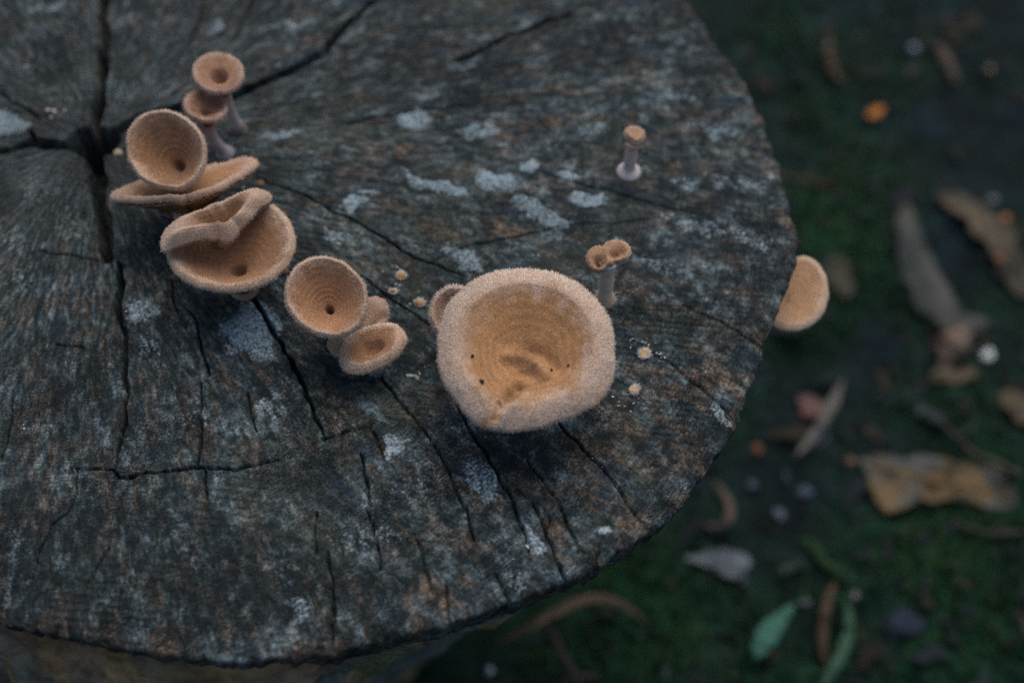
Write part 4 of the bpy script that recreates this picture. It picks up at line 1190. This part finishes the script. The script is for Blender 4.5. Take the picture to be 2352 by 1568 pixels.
broad('dry_leaf', 'wedge of silvery grey leaf below the hook-shaped one', 'leaf', [(1575, 1262), (1610, 1252), (1650, 1246), (1690, 1252), (1726, 1266), (1728, 1288), (1712, 1310), (1690, 1290), (1650, 1280), (1612, 1275)], (0.20, 0.215, 0.215), (0.14, 0.15, 0.155), curl=0.003, seed=10, zoff=0.009)
strap('dry_leaf', 'slate blue leaf stalk trailing from the silvery wedge', 'leaf', [(1690, 1285), (1705, 1320), (1718, 1362)], [24, 20, 6], (0.055, 0.065, 0.08), arch=0.3)
strap('dry_leaf', 'faint grey green narrow leaf above the bright green one', 'leaf', [(1778, 1322), (1810, 1302), (1845, 1290)], [8, 20, 8], (0.06, 0.075, 0.05))
strap('green_leaf', 'fresh jade green leaf with a blunt tip', 'leaf', [(1828, 1382), (1800, 1410), (1770, 1445), (1745, 1485), (1736, 1515)], [8, 30, 50, 48, 20], (0.065, 0.19, 0.125), (0.08, 0.21, 0.15), arch=0.3, ends=(0.15, 0.35), lift=0.008, zoff=0.010)
strap('dry_leaf', 'long russet strap leaf bowed beside a green blade', 'leaf', [(1925, 1325), (1905, 1365), (1893, 1420), (1890, 1480), (1898, 1535)], [10, 20, 22, 22, 8], (0.13, 0.08, 0.045), (0.09, 0.06, 0.035), arch=0.5, lift=0.010)
strap('green_leaf', 'long curved grey green blade bowed beside the russet strap', 'leaf', [(1942, 1370), (1952, 1410), (1952, 1450), (1935, 1500), (1905, 1550), (1880, 1600)], [8, 20, 26, 26, 22, 12], (0.055, 0.13, 0.07), (0.08, 0.15, 0.085), arch=0.4, lift=0.008)
strap('dry_leaf', 'dark green drooping blade at the far side of the russet strap', 'leaf', [(1825, 1235), (1870, 1250), (1895, 1290), (1940, 1320), (1975, 1345)], [8, 26, 22, 16, 6], (0.018, 0.055, 0.018))
strap('dry_leaf', 'tan strip of dry leaf arching over the ground at the stump foot', 'leaf', [(1135, 1478), (1190, 1455), (1250, 1415), (1310, 1385), (1370, 1368), (1420, 1380), (1470, 1412), (1490, 1440)], [8, 16, 22, 24, 24, 26, 18, 8], (0.14, 0.095, 0.055), (0.10, 0.07, 0.045), arch=0.4, height=[0.05, 0.05, 0.05, 0.045, 0.04, 0.03, 0.012, 0.003], zoff=0.008)
twig('grey twig running out from under the arching tan strip', [(1248, 1420), (1268, 1460), (1295, 1510), (1325, 1560), (1350, 1610)], [20, 24, 20, 18, 18], (0.075, 0.062, 0.05), height=[0.04, 0.03, 0.02, 0.01, 0.006], side=((0.7, 0.6, 0.02),))
pebble('bluish white pebble by the foot of the stump', 1124, 1537, 9, 11, (0.30, 0.34, 0.38), zoff=0.006)
twig('faint grey arched rootlet below the big ochre leaf', [(2190, 1195), (2230, 1215), (2280, 1226), (2350, 1222)], [6, 9, 11, 9], (0.07, 0.06, 0.05))
pebble('dark slate blue stone sunk in moss beside the long green blade', 2085, 1425, 38, 30, (0.022, 0.032, 0.050), name='stone', cat='stone', zs=0.35)
pebble('pale slate pebble among dark soil near the hook-shaped leaf', 1795, 1168, 14, 15, (0.10, 0.12, 0.145))
pebble('bluish slate chip among dark soil beside the pale slate pebble', 1850, 1120, 20, 12, (0.06, 0.08, 0.11))
pebble('slate pebble on dark soil next to the stump rim', 1733, 1100, 13, 12, (0.06, 0.08, 0.10))
pebble('little russet seed pod on the moss by the pale grey strap', 1742, 1022, 12, 11, (0.16, 0.08, 0.04), name='seed_pod', cat='seed pod')
pebble('small pinkish crumb of stone above the big ochre leaf', 1958, 1052, 16, 8, (0.17, 0.11, 0.08))
pebble('small grey white pebble at the foot of the dark drooping blade', 1965, 1366, 8, 9, (0.20, 0.20, 0.21))
pebble('little white grey chip above the jade green leaf', 1850, 1374, 18, 8, (0.13, 0.14, 0.15))
pebble('amber orange seed on the long ragged brown leaf', 2300, 520, 10, 9, (0.32, 0.15, 0.06), name='seed', cat='seed', zoff=0.012)
pebble('reddish orange seed on the lower bend of the long ragged brown leaf', 2290, 606, 10, 8, (0.30, 0.12, 0.055), name='seed', cat='seed', zoff=0.010)
pebble('pale grey pebble beyond the long ragged brown leaf', 2283, 452, 10, 10, (0.16, 0.17, 0.17))
